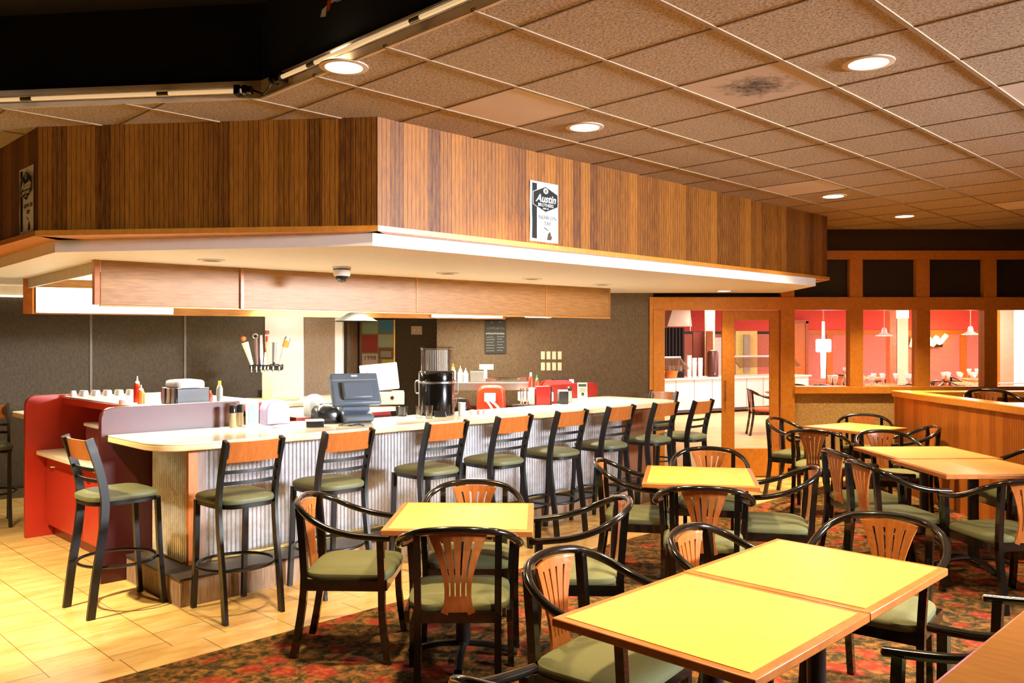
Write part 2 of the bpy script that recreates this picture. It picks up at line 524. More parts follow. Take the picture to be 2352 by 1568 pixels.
# ---- outer walls
w = MB(); w.box(XL-.15, XR+.15, YF-.15, YF, 0, ZC+.6); struct('wall_front', w, M['wallpaper'])
w = MB(); w.box(XL-.15, XL, YF, YB+1, 0, ZC+.6); struct('wall_west', w, M['wallpaper'])
w = MB()
w.box(XR, XR+.15, YF, 1.3, 0, ZC); w.box(XR, XR+.15, 3.3, YB, 0, ZC); w.box(XR, XR+.15, 1.3, 3.3, 0, 2.35); w.box(XR, XR+.15, 1.3, 3.3, 2.97, ZC)
struct('wall_right', w, M['wallpaper'])
w = MB()
w.box(XR+.02, XR+.10, 1.3, 3.3, 2.35, 2.4); w.box(XR+.02, XR+.10, 1.3, 3.3, 2.92, 2.97)
for y in (1.3, 2.28, 3.25): w.box(XR+.02, XR+.10, y, y+.05, 2.4, 2.92)
struct('window_9', w, M['oak_trim'])

# ---- back wall
def bx(px): return (px-1176)*YB/1940.0
def bz(py): return H + (784-py)*YB/1940.0
w = MB(); w.box(-0.93, 1.745, YB, YB+.15, 0, ZC); struct('wall_back', w, M['wallpaper'])
w = MB(); w.box(-2.575, -2.19, YB, YB+.12, 0, 2.36); struct('wall_back_pier', w, m_wallpaper('pale_wallpaper', (0.20,0.145,0.10), (0.28,0.21,0.15)))
w = MB(); w.box(-3.05, -2.575, YB-.02, YB+.12, 0, 2.36); struct('wall_back_white', w, M['white'])
w = MB(); w.box(-2.19, -2.10, YB+.0, YB+.10, 0, 2.36); struct('door_2', w, M['white'])
# recess behind the bar
w = MB(); w.box(-2.25, -0.85, 11.6, 11.75, 0, 2.36); struct('wall_recess', w, M['wall_dark'])  # same wallpaper as the back wall, its shade put into a darker material
w = MB(); w.box(-2.25, -2.10, YB+.10, 11.6, 0, 2.36); struct('wall_recess_left', w, M['dark_wall'])
w = MB(); w.box(-2.10, -2.07, 10.75, 10.86, 0, 2.3); struct('trim_recess_jamb', w, M['wallpaper'])
w = MB(); w.box(-2.10, -2.07, 11.0, 11.3, 0, 2.3); struct('door_3', w, wood('brown_door', (0.10,0.05,0.02), (0.16,0.09,0.04)))
w = MB(); w.box(-0.93, -0.80, YB+.15, 11.6, 0, 2.36); struct('wall_recess_right', w, M['wall_dark'])
# angled dark cloth wall at the left, with seams
w = MB()
wallseg(w, (-9.0, 6.855), (-3.05, 10.45), 0, 2.16, .12, 1)
struct('wall_left', w, M['wall_dark'])
w = MB(); wallseg(w, (-9.0, 6.80), (-3.05, 10.39), 2.155, 2.175, .2, 1); struct('trim_left_strip', w, emis('glowing_trim', (1.0, 0.85, 0.6), 1.5))  # white trim strip brightened by a glow of its own
w = MB(); wallseg(w, (-9.0, 6.88), (-3.05, 10.48), 2.175, 2.36, .12, 1); struct('wall_left_header', w, M['beige'])
d = Vector((5.95, 3.595, 0)).normalized()
def left_wall_at(px):
    r = (px-1176)/1940.0
    t = (r*6.855 + 9.0)/(d.x - r*d.y)
    return Vector((-9.0, 6.855, 0)) + d*t
for k, px in enumerate((209, 425)):
    p = left_wall_at(px)
    w = MB(); w.box(-.012, .012, -.012, .01, 0.05, 2.15)
    struct('trim_wall_seam', w, plain('seam_metal%d' % k, (.16,.14,.11), .5), loc=p, rotz=math.atan2(d.y, d.x))
w = MB(); wallseg(w, (-9.0, 6.835), (-3.05, 10.43), 0, .12, .03, 1); struct('baseboard_left', w, M['wallpaper'])
w = MB(); wallseg(w, (-9.0, 6.82), (-3.05, 10.415), 0.12, .135, .05, 1); struct('trim_baseboard_left', w, M['dark_wall'])

# window wall: wainscot, sill, posts, rails, dark upper panes
w = MB(); w.box(3.50, XR, YB+.02, YB+.14, 0, 1.03); struct('wall_back_wainscot', w, M['wainscot'])
w = MB(); w.box(3.49, XR, YB-.045, YB+.16, 1.035, 1.125); struct('trim_sill', w, M['oak_trim'], bevel=.006)
w = MB(); w.box(3.49, XR, YB-.005, YB+.02, 0, .12); struct('baseboard_back', w, M['oak_trim'])
w = MB(); w.box(1.745, XR, YB-.01, YB+.13, 2.07, 2.229); struct('trim_header', w, M['oak_trim'], bevel=.004)
w = MB(); w.box(1.745, XR, YB+.0, YB+.12, 2.698, 2.806); struct('trim_top_rail', w, M['oak_trim'], bevel=.004)
w = MB(); w.box(1.745, XR, YB+.02, YB+.14, 2.806, ZC); struct('wall_back_upper', w, M['dark_wall'])
posts = [(3.33, 3.496), (4.18, 4.342), (5.004, 5.171), (5.839, 6.00), (6.67, 6.83), (7.5, 7.66)]
for a, b in posts:
    w = MB(); w.box(a, b, YB-.01, YB+.13, (0 if a < 3.4 else 1.125), 2.07); w.box(a, b, YB+.0, YB+.12, 2.229, 2.698)
    struct('trim_post', w, M['oak_trim'], bevel=.004)
n = 1
for (a, b) in zip([p[1] for p in posts], [p[0] for p in posts[1:]] + [XR]):
    w = MB(); w.box(a, b, YB+.06, YB+.068, 1.125, 2.07); struct('window_%d' % n, w, M['glass']); n += 1
w = MB(); w.box(1.745, XR, YB+.08, YB+.1, 2.229, 2.698); struct('window_8', w, plain('dark_pane', (0.014,0.010,0.007), 0.6))
# door frame and leaf
w = MB(); w.box(1.745, 1.885, YB-.03, YB+.13, 0, 2.07); w.box(1.70, 1.745, YB-.02, YB+.13, 0, 2.23); struct('trim_door_jamb', w, M['oak_trim'], bevel=.004)
w = MB()
w.box(2.607, 2.76, YB+.02, YB+.07, 0.01, 2.06); w.box(3.20, 3.31, YB+.02, YB+.07, 0.01, 2.06)
w.box(2.76, 3.20, YB+.02, YB+.07, 0.01, .355); w.box(2.76, 3.20, YB+.02, YB+.07, 1.944, 2.06)
dr = struct('door_1', w, M['oak_trim'], bevel=.004)
w = MB(); w.box(2.76, 3.20, YB+.04, YB+.048, .355, 1.944); obj('pane', w, M['glass'], dr, smooth=False)
w = MB(); w.box(2.62, 2.64, YB-.03, YB+.02, .95, 1.2); obj('handle', w, M['brass'], dr)

# ---- the soffit over the bar: ribbed oak faces, orange trim, white low ceiling
SA, SB, SC = (-0.832, 5.226), (3.506, 9.395), (-3.07, 5.47)
SD = (SC[0]-4.6, SC[1]+4.6); 
def board_face(name, p, q, z0, z1, mat_):
    L = math.hypot(q[0]-p[0], q[1]-p[1]); a = math.atan2(q[1]-p[1], q[0]-p[0])
    w = MB(); w.box(0, L, 0, .04, z0, z1)
    return struct(name, w, mat_, loc=(p[0], p[1], 0), rotz=a)
board_face('wall_soffit_right', SA, SB, 2.394, ZC, M['oak_bead'])
board_face('wall_soffit_front', SC, SA, 2.394, ZC, M['oak_bead'])
board_face('wall_soffit_left', SD, SC, 2.394, ZC, M['oak_bead'])
board_face('wall_soffit_end', SB, (SB[0], YB), 2.394, ZC, M['oak_bead'])
def strip(name, pts, z0, z1, t, mat_):
    w = MB()
    for p, q in zip(pts[:-1], pts[1:]): wallseg(w, p, q, z0, z1, t, 1)
    return struct(name, w, mat_)
def off(p, dx, dy): return (p[0]+dx, p[1]+dy)
strip('trim_soffit', [off(SD,-.02,-.02), off(SC,-.008,-.02), off(SA,.006,-.02), off(SB,.025,-.012), (SB[0]+.03, YB)], 2.362, 2.396, .35, M['oak_trim'])
LA, LB, LC = (-0.873, 5.29), (3.287, 9.14), (-3.08, 5.69)
LD = (-7.2, 10.2)
w = MB()
w.prism([LD, LC, LA, LB, (3.32, YB), (-0.8, YB), (-0.8, 11.6), (-2.3, 11.6), (-2.3, YB), (-3.0, 10.7), (-7.2, 10.2)][0:-1], 2.28, 2.364)
struct('ceiling_low', w, M['white'])
# ================================================================ CEILING THINGS
def can_light(x, y, z, label, on=True, power=60, col=(1.0,0.74,0.42), spread=112, r=.095, group='round recessed lights in the tiled ceiling'):
    t = thing('recessed_light', label, 'ceiling light', (x, y, z), 0, group)
    mb = MB(); mb.lathe([(r+.028, 0), (r+.028, -.006), (r, -.008), (r-.004, .0)], n=32); obj('trim_ring', mb, M['beige'] if z > 3 else M['white_plastic'], t)
    mb = MB(); mb.lathe([(0, -.004), (r-.002, -.004), (r-.002, .0), (0, .0)], n=28)
    obj('lens', mb, M['can_emit'] if on else M['black'], t)
    if on:
        l = bpy.data.lights.new('lamp', 'AREA'); l.shape = 'DISK'; l.size = r*1.8; l.energy = power*.42; l.color = col; l.spread = R(spread)
        lo = bpy.data.objects.new('lamp', l); COL.objects.link(lo); lo.parent = t; lo.location = (0, 0, -.012)
    return t
WARM = (1.0, 0.72, 0.40)
can_light(-.85, 4.27, ZC, 'lit round ceiling light partly behind the clear tube rail', power=95)
can_light(1.777, 4.21, ZC, 'lit round ceiling light at upper right, larger looking than the others', power=95)
can_light(.471, 5.47, ZC, 'lit round ceiling light just right of the smooth square tile', power=95)
can_light(3.07, 8.07, ZC, 'lit round ceiling light beyond the smooth tile near the soffit end', power=120, spread=88)
can_light(4.35, 9.36, ZC, 'lit round ceiling light farthest from the bar, near the window wall', power=110, spread=84)
t = thing('spot_light', 'round black spotlight in the dark ceiling well, outside the left frame edge', 'spotlight', (-3.5, 4.1, 3.62))
mb = MB(); mb.lathe([(.0,0),(.06,0),(.07,-.16),(.06,-.16),(.05,-.02),(0,-.02)], n=20); obj('housing', mb, M['black'], t)
l = bpy.data.lights.new('lamp', 'SPOT'); l.energy = 1250; l.color = (1.0,.80,.48); l.spot_size = R(62); l.spot_blend = .7; l.shadow_soft_size = .06
lo = bpy.data.objects.new('lamp', l); COL.objects.link(lo); lo.parent = t; lo.location = (0,0,-.17); lo.rotation_euler = (R(22), 0, R(8))
for k, (x, y, p) in enumerate(((.5, 2.95, 65), (-.8, 1.7, 25), (3.05, 2.9, 80), (-2.1, 3.0, 0), (4.9, 6.6, 75), (1.2, 0.2, 80), (6.2, 8.0, 60))):
    if p and not in_well(x, y): can_light(x, y, ZC, 'lit round ceiling light outside the frame', power=p, spread=90 if x > 4 else 112)
# soffit lights: one lit, four dark
can_light(2.5, 9.95, 2.28, 'small lit round light under the white soffit by the doorway', power=22, r=.08, group='small round lights under the white soffit')
for (px, py) in ((486, 597), (1028, 627), (1222, 640), (1383, 653)):
    Y = 1940*.6/(784-py)
    can_light((px-1176)/1940*Y, Y, 2.28, {486:'unlit round light under the soffit above the first valance panel', 1028:'unlit round light under the soffit just right of the dome camera', 1222:'unlit round light under the soffit above the third valance panel', 1383:'unlit round light under the soffit near the valance right end'}[px], on=False, r=.07, group='small round lights under the white soffit')

# clear tube lights along the well lip
def tube_light(p, q, label, caps=(True, True)):
    P = Vector(p); Q = Vector(q); L = (Q-P).length
    t = thing('tube_light', label, 'light', p, math.atan2(Q.y-P.y, Q.x-P.x), 'clear tube lights around the dark ceiling well')
    mb = MB(); mb.tube([(0,0,0), (L,0,0)], .021, n=16, smooth=1); obj('tube', mb, M['clear'], t)
    mb = MB(); mb.tube([(.02,0,0), (L-.02,0,0)], .011, n=8, smooth=1); obj('inner_tube', mb, emis('added_tube_glow', (1,.66,.34), .65) if 'added_tube_glow' not in bpy.data.materials else bpy.data.materials['added_tube_glow'], t)  # inner glow added to brighten the lip beside the tube
    k = .35
    while k < L-.3:
        mb = MB(); mb.tube([(k,0,0), (k+.07,0,0)], .012, n=10, smooth=1); obj('ballast', mb, M['ink_brown'], t); k += .85
    for x in (0, L-.05):
        mb = MB(); mb.lathe([(0,0),(.03,0),(.03,.02),(.024,.022),(.024,.05),(0,.05)], n=16, M=Matrix.Translation((x,0,0)) @ Matrix.Rotation(R(90),4,'Y')); obj('end_cap', mb, M['black'], t)
    for x in (.06, L-.10):
        mb = MB(); mb.box(x, x+.035, -.028, .04, -.028, .028); obj('bracket', mb, M['black'], t, bevel=.005)
    return t
tube_light((-6.6, 5.42, 3.10), (-1.47, 4.775, 3.10), 'clear tube light on the lip of the ceiling well, left run')
d2 = Vector((1, -1, 0)).normalized()
tube_light((-1.30, 4.60, 3.10), tuple(Vector((-1.30, 4.60, 3.10)) + d2*4.2), 'clear tube light on the lip of the ceiling well, right run rising to top edge')
mb = MB(); mb.tube([(-1.46,4.775,3.10),(-1.42,4.74,3.075),(-1.38,4.70,3.06),(-1.34,4.66,3.085),(-1.30,4.60,3.10)], .006, n=8)
tag(obj('cable', mb, M['black']), 'short black cable joining the two clear tube lights', 'cable')
# faint vent and torn remnants inside the well
t = thing('ceiling_vent', 'dim slatted vent in the black ceiling well, upper left', 'vent', (-2.65, 4.05, 3.60), R(-20))
mb = MB(); mb.box(-.10,.10,-.32,.32,-.03,.0); obj('backing', mb, M['dark_wall'], t)
for k in range(4):
    mb = MB(); mb.box(-.09+.05*k, -.075+.05*k, -.3, .3, -.05, -.03); obj('slat', mb, plain('vent_slat', (0.03,0.025,0.015), .6) if k == 0 else bpy.data.materials['vent_slat'], t)
t = thing('broken_fixture', 'broken ceiling fixture with torn orange and white scraps in the dark well', 'fixture', (-.78, 4.0, 3.30), R(-45))
mb = MB(); mb.box(-.16,.14,-.05,.05,.04,.34); obj('housing', mb, M['dark_wall'], t, bevel=.01)
random.seed(3)
for k in range(7):
    mb = MB(); x = -.16+.045*k; zz = -.06+.026*k
    pts = [(x+random.uniform(0,.04), -.052, zz+random.uniform(-.02,.02)), (x+.05+random.uniform(0,.03), -.056, zz-.01), (x+.07, -.054, zz+.03+random.uniform(0,.02)), (x+.02, -.05, zz+.035)]
    mb.poly3(pts); bmesh.ops.solidify(mb.bm, geom=mb.bm.faces[:], thickness=.004)
    obj('scrap', mb, M['orange'] if k % 2 else M['white'], t, smooth=False)

# dome camera under the soffit
t = thing('dome_camera', 'white dome security camera with dark lens bubble under the soffit', 'camera', (-1.37, 6.8, 2.28))
mb = MB(); mb.lathe([(0,0),(.075,0),(.075,-.012),(.068,-.016),(.068,-.06),(.06,-.075),(0,-.075)], n=32); obj('housing', mb, M['white_plastic'], t)
mb = MB(); mb.lathe([(.05,-.072),(.047,-.095),(.033,-.115),(.015,-.124),(0,-.126)], n=28); obj('lens_dome', mb, M['black'], t)
mb = MB(); mb.lathe([(.0695,-.018),(.0705,-.018),(.0705,-.026),(.0695,-.026)], n=32); obj('seam_ring', mb, M['black'], t)

# ---- oak valance hanging over the bar, with fluorescent lights inside
P1, P2, P3, P4 = (-3.03, 6.21), (1.115, 9.57), (-4.64, 8.08), (-.08, 10.1)
ang = math.atan2(P2[1]-P1[1], P2[0]-P1[0]); Lv = math.hypot(P2[0]-P1[0], P2[1]-P1[1])
vt = thing('valance', 'long oak valance hanging from the soffit over the bar', 'valance', (P1[0], P1[1], 1.95), ang)
cuts = [0.0, 1.065, 2.747, 4.364, Lv]
for k in range(4):
    mb = MB(); mb.box(cuts[k]+.004, cuts[k+1]-.004, 0, .025, 0, .33); obj('front_panel', mb, M['oak_h'], vt, bevel=.003)
for k, x in enumerate(cuts[:1]):
    mb = MB(); mb.box(-.04, .0, -.01, .06, 0, .33); obj('end_post', mb, M['edge_wood'], vt, bevel=.003)
mb = MB(); mb.box(1.05, 1.08, -.02, .001, -.005, .32); obj('divider', mb, M['edge_wood'], vt, bevel=.002)
for x in cuts[2:4]:
    mb = MB(); mb.box(x-.005, x+.005, -.004, .001, 0.01, .33); obj('seam_strip', mb, M['oak_trim'], vt)
mb = MB(); mb.box(0, Lv, -.006, .03, -.012, .0); obj('bottom_trim', mb, M['oak_trim'], vt)
Minv = Matrix.Translation((P1[0], P1[1], 1.95)) @ Matrix.Rotation(ang, 4, 'Z'); Minv.invert()
def seg_world(name, p, q, z0, z1, t, mat_, parent, side=1, **kw):
    mb = MB(); wallseg(mb, p, q, z0, z1, t, side)
    bmesh.ops.transform(mb.bm, matrix=Minv, verts=mb.bm.verts)
    return obj(name, mb, mat_, parent, smooth=False, **kw)
seg_world('rear_panel', P3, P4, 1.945, 2.28, .025, M['oak_h'], vt)
seg_world('end_band', P3, P1, 2.19, 2.28, .02, M['beige'], vt)
mb = MB(); mb.box(P3[0]-.02, P3[0]+.07, P3[1]-.03, P3[1]+.03, 1.945, 2.28); bmesh.ops.transform(mb.bm, matrix=Minv, verts=mb.bm.verts); obj('end_post', mb, M['edge_wood'], vt)
seg_world('right_end_panel', P2, P4, 1.97, 2.28, .025, M['oak_h'], vt)
a4 = math.atan2(P4[1]-P3[1], P4[0]-P3[0])
def fixture(s0, s1, z0, z1, label, power, matn='fluor'):
    L = s1-s0
    t = thing('valance_light', label, 'light', (P3[0]+math.cos(a4)*s0, P3[1]+math.sin(a4)*s0, z0), a4, 'fluorescent lights inside the oak valance')
    mb = MB(); mb.box(0, L, -.05, -.005, 0, z1-z0); obj('housing', mb, M['white_plastic'], t)
    mb = MB(); mb.box(.01, L-.01, -.075, -.052, .01, z1-z0-.01); obj('diffuser', mb, M[matn], t, bevel=.01)
    l = bpy.data.lights.new('lamp', 'AREA'); l.shape = 'RECTANGLE'; l.size = L; l.size_y = .12; l.energy = power*.42; l.color = (1.0, .90, .68)
    lo = bpy.data.objects.new('lamp', l); COL.objects.link(lo); lo.parent = t; lo.location = (L/2, -.14, -.005)
    return t
fixture(.08, 1.30, 1.955, 2.20, 'brightly glowing fluorescent light at the open left end of the valance', 60)
fixture(2.1, 3.3, 2.03, 2.16, 'added unseen light behind the middle of the valance', 60)  # extra unseen fixture added mid valance to light the bar
for k in range(3):  # added lamps, out of sight, to brighten the counter and soffit underside
    s = .45 + 1.6*k
    t = thing('valance_light', 'added unseen lamp inside the valance behind front panel section %s' % ['one', 'two', 'three'][k], 'light', (P1[0]+math.cos(ang)*s-math.sin(ang)*.22, P1[1]+math.sin(ang)*s+math.cos(ang)*.22, 2.16), ang, 'fluorescent lights inside the oak valance')
    mb = MB(); mb.box(0, 1.3, -.06, .06, .04, .117); obj('housing', mb, M['white_plastic'], t)
    mb = MB(); mb.tube([(.03,0,.02),(1.27,0,.02)], .014, smooth=1); obj('tube', mb, M['fluor_w'], t)
    l = bpy.data.lights.new('lamp', 'AREA'); l.shape = 'RECTANGLE'; l.size = 1.25; l.size_y = .10; l.energy = 85; l.color = (1.0, .91, .72)
    lo = bpy.data.objects.new('lamp', l); COL.objects.link(lo); lo.parent = t; lo.location = (.65, 0, -.005); lo.rotation_euler = (R(-28), 0, 0); l.spread = R(130)
fixture(4.05, 4.93, 1.955, 2.03, 'glowing white fluorescent tube light seen under the valance, right of middle', 45, 'fluor_w')
mb = MB(); mb.box(0,.33,-.03,.03,0,.02)
tag(obj('strip_light', mb, M['fluor_w'], None, (.16, 9.25, 1.945), R(39)), 'short bright strip light at the valance right end', 'light')

# grey cone lamp hanging behind the valance
t = thing('pendant_lamp', 'flat grey cone pendant lamp below the valance above the register', 'lamp', (-1.48, 8.0, 1.87))
mb = MB(); mb.lathe([(.20,0),(.205,.004),(.085,.075),(.05,.085),(0,.085)], n=36); obj('lamp_shade', mb, plain('grey_shade', (0.018,0.019,0.016), .6), t)
mb = MB(); mb.tube([(0,0,.08),(0,0,.41)], .006, smooth=1); obj('rod', mb, M['steel'], t)

# ---- tap posters on the soffit
def text_mesh(s, size, shear=0.0, extr=0.0006):
    c = bpy.data.curves.new('txt', 'FONT'); c.body = s; c.size = size; c.extrude = extr; c.shear = shear; c.align_x = 'CENTER'; c.resolution_u = 3
    if shear: c.offset = size*.018
    o = bpy.data.objects.new('txt', c); COL.objects.link(o)
    me = bpy.data.meshes.new_from_object(o.evaluated_get(bpy.context.evaluated_depsgraph_get()))
    bpy.data.objects.remove(o)
    return me
def letter(name, s, size, x, z, y, mat_, parent, shear=0.0, sx=1.0, rot=0.0):
    me = text_mesh(s, size, shear); me.materials.clear(); me.materials.append(mat_)
    me.transform(Matrix.Translation((x, y, z)) @ Matrix.Rotation(R(90), 4, 'X') @ Matrix.Rotation(rot, 4, 'Z') @ Matrix.Diagonal((sx, 1, 1, 1)))
    o = bpy.data.objects.new(name, me); COL.objects.link(o); o.parent = parent
    return o
def flat(name, pts, y, mat_, parent):
    mb = MB(); mb.poly3([(p[0], y, p[1]) for p in pts]); bmesh.ops.solidify(mb.bm, geom=mb.bm.faces[:], thickness=.0008)
    return obj(name, mb, mat_, parent, smooth=False)
def poster(loc, rot, label, W=.31, Hh=.46):
    t = thing('tap_poster', label, 'poster', loc, rot, 'black and white tap posters on the oak soffit')
    mb = MB(); nx, nz = 8, 12
    vv = [[mb.bm.verts.new((W*i/nx, -.004-.010*max(0, .35-i/nx)*math.sin(math.pi*k/nz*1.6)**2, Hh*k/nz)) for i in range(nx+1)] for k in range(nz+1)]
    for k in range(nz):
        for i in range(nx): mb.face([vv[k][i], vv[k][i+1], vv[k+1][i+1], vv[k+1][i]])
    obj('sheet', mb, M['paper'], t)
    y = -.0085
    flat('stripe', [(.022, .02), (.070, .02), (.070, Hh-.015), (.022, Hh-.015)], y, M['ink'], t)
    cx, cz, w2, h2 = .16, Hh-.125, .128, .092
    hexa = [(cx-w2, cz-h2*.48), (cx, cz-h2), (cx+w2, cz-h2*.48), (cx+w2, cz+h2*.48), (cx, cz+h2), (cx-w2, cz+h2*.48)]
    flat('badge_border', [(cx+(a-cx)*1.06, cz+(b-cz)*1.07) for a, b in hexa], y-.001, M['paper'], t)
    flat('badge', hexa, y-.002, M['ink'], t)
    flat('emblem', [(cx+.027*math.cos(a*math.pi/12), cz+.062+.022*math.sin(a*math.pi/12)) for a in range(24)], y-.003, M['paper'], t)
    for a in (45, 135):
        c_, s_ = math.cos(R(a)), math.sin(R(a))
        flat('crossed_stroke', [(cx-.016*c_-.002*s_, cz+.062-.016*s_+.002*c_), (cx+.016*c_-.002*s_, cz+.062+.016*s_+.002*c_), (cx+.016*c_+.002*s_, cz+.062+.016*s_-.002*c_), (cx-.016*c_+.002*s_, cz+.062-.016*s_-.002*c_)], y-.004, M['ink'], t)
    letter('lettering', 'Austin', .080, cx, cz-.022, y-.0035, M['paper'], t, shear=.35)
    letter('lettering', 'BROTHERS', .034, cx, cz-.055, y-.0035, M['paper'], t)
    letter('lettering', 'BEER CO', .015, cx, cz-.074, y-.0035, M['paper'], t)
    letter('lettering', 'NOW ON', .042, .186, .168, -.0052, M['ink'], t)
    letter('lettering', 'TAP', .040, .186, .125, -.0052, M['ink'], t)
    flat('state_outline', [(.145,.103),(.165,.098),(.178,.088),(.19,.09),(.205,.084),(.198,.092),(.18,.096),(.165,.105),(.15,.109)], -.0052, M['ink'], t)
    flat('state_outline', [(.18,.018),(.222,.018),(.232,.032),(.238,.048),(.228,.046),(.222,.056),(.219,.072),(.208,.08),(.198,.07),(.190,.062),(.186,.045),(.183,.03)], -.0052, M['ink_brown'], t)
    return t
aR = math.atan2(SB[1]-SA[1], SB[0]-SA[0])
sP = 1.33
poster((SA[0]+math.cos(aR)*sP, SA[1]+math.sin(aR)*sP, 2.415), aR, 'black and white tap poster on the light oak soffit face', .30, .44)
# left poster on the third face, seen edge-on
aL = math.atan2(SC[1]-SD[1], SC[0]-SD[0]); LL = math.hypot(SC[0]-SD[0], SC[1]-SD[1])
sP = LL-.38
poster((SD[0]+math.cos(aL)*sP, SD[1]+math.sin(aL)*sP, 2.40), aL, 'narrow looking tap poster on the soffit at far left edge', .30, .44)
# ================================================================ THE BAR (local x = u along the bar, local y = v into it)
A45 = R(45)
def bthing(name, label, cat, u, v, z=0, group=None, rot=A45):
    x, y = bar(u, v)
    return thing(name, label, cat, (x, y, z), rot, group)
def round_poly(pts, rad, n=8):
    """round chosen corners: pts = [(x,y,r)]"""
    out = []
    m = len(pts)
    for i in range(m):
        p = Vector(pts[i][:2]); a = Vector(pts[i-1][:2]); b = Vector(pts[(i+1) % m][:2]); r = pts[i][2]*rad
        if r <= 0: out.append((p.x, p.y)); continue
        da = (a-p).normalized(); db = (b-p).normalized()
        s = p + da*r; e = p + db*r
        for k in range(n+1):
            t = k/n
            q = s*(1-t)**2 + p*2*t*(1-t) + e*t*t
            out.append((q.x, q.y))
    return out

# worktop
UL, UR, VF = 2.16, 7.93, 5.25
ct = MB()
P = round_poly([(UL, VF, 2.0), (UR, VF, 2.0), (UR, 6.33, .4), (7.25, 6.33, .3), (6.95, 5.9, .5), (3.95, 5.9, .6), (3.6, 6.13, .3), (UL, 6.13, .0)], .15)
P = [(a-UL, b-VF) for a, b in P]
n = len(P)
prof = [(0.0, -.004), (.0, -.006)]
ct.mi = 0; ct.prism(P, -.012, 0.0)
ct.mi = 1
cxp = [(p[0], p[1]) for p in P]
ct.prism(P, -.050, -.0125)
t = bthing('bar_countertop', 'long cream bar countertop with rounded ends over the corrugated bar front', 'countertop', UL, VF, 1.031)
obj('worktop', ct, [M['counter'], M['counter_edge']], t, bevel=.006)
# base
bb = bthing('bar_cabinet', 'bar front clad in corrugated steel above a plank foot step', 'bar counter', 2.288, 5.244)
du, dv = 2.288, 5.244
def corr_panel(x0, x1, y, z0, z1, along='x', pitch=.032, amp=.0105):
    mb = MB(); L = x1-x0; k = int(L/pitch*8)
    lo, hi = [], []
    for i in range(k+1):
        s = x0 + L*i/k; d_ = amp*math.sin(2*math.pi*(s-x0)/pitch)
        p = (s, y+d_) if along == 'x' else (y+d_, s)
        lo.append(mb.bm.verts.new((p[0], p[1], z0))); hi.append(mb.bm.verts.new((p[0], p[1], z1)))
    for i in range(k): mb.face([lo[i], lo[i+1], hi[i+1], hi[i]])
    return mb
obj('corrugated_front', corr_panel(2.59-du, 7.2-du, 5.54-dv, .185, .98), M['corr'], bb)
obj('corrugated_end', corr_panel(5.55-dv, 6.13-dv, 2.475-du, .185, .98, 'y'), M['corr'], bb)
mb = MB(); mb.box(2.50-du, 7.75-du, 5.565-dv, 5.85-dv, .0, .98); mb.box(2.50-du, 2.7-du, 5.85-dv, 6.13-dv, 0, .98); obj('core', mb, M['maroon'], bb)
mb = MB(); mb.box(2.465-du, 2.53-du, 5.525-dv, 5.56-dv, .182, .98); obj('corner_post', mb, M['orange_wood'], bb)
mb = MB(); mb.box(2.53-du, 2.59-du, 5.528-dv, 5.56-dv, .182, .98); obj('corner_board', mb, M['greywood'], bb)
mb = MB(); mb.box(7.2-du, 7.75-du, 5.53-dv, 5.56-dv, .182, .98); obj('end_board', mb, wood('red_brown_board', (.16,.06,.03), (.28,.12,.06), (8,8,1)), bb)
st = MB(); st.box(0, 8.0-du, 0, .305, 0, .165); st.box(0, .19, .30, 6.13-dv, 0, .165)
obj('foot_step', st, M['plank'], bb)
st = MB(); st.box(-.008, 8.0-du+.008, -.008, .30, .166, .182); st.box(-.008, .185, .30, 6.13-dv, .166, .182)
obj('step_top', st, plain('dark_step_board', (0.045,0.030,0.022), .5), bb)
mb = MB(); mb.box(2.62-du, 7.2-du, .275, .292, .183, .205); obj('base_glint_trim', mb, M['brass'], bb, bevel=.003)  # brass strip standing in for yellow light reflected along the base
mb = MB(); mb.box(.16, .176, .34, 6.1-dv, .183, .20); obj('base_glint_trim', mb, M['brass'], bb, bevel=.003)

# maroon partition between the bar end and the server station, twin red one beyond
def partition(name, label, u0, u1, v, mat_, z1=1.22, th=.05, right_round=False):
    t = bthing(name, label, 'partition', u0, v)
    prof = round_poly([(0, z1, 1.6), (u1-u0, z1, 1.6 if right_round else 0), (u1-u0, 0, 0), (0, 0, 0)], .06)
    mb = MB()
    a = [mb.bm.verts.new((p[0], 0, p[1])) for p in prof]; b = [mb.bm.verts.new((p[0], th, p[1])) for p in prof]
    mb.face(a); mb.face(b[::-1]); k = len(prof)
    for i in range(k): mb.face([a[i], b[i], b[(i+1) % k], a[(i+1) % k]])
    obj('panel', mb, mat_, t, bevel=.004)
    mb = MB(); tp = [(-.002, 0, .1)] + [(p[0]-.0015, th/2, p[1]+.001) for p in round_poly([(0, .1, 0), (0, z1, 1.6), (u1-u0, z1, 0)], .06)]
    return t
partition('booth_partition', 'dark maroon laminate partition with rounded top at the near bar end', 2.12, 3.15, 6.14, M['maroon'])
partition('booth_partition', 'bright red laminate partition with rounded top at far left', 2.16, 2.85, 8.03, M['red_lam'], 1.215)
partition('booth_partition', 'dark red laminate partition with rounded top at the bar right end', 6.85, 7.78, 6.345, M['red_dark'], 1.20, right_round=True)

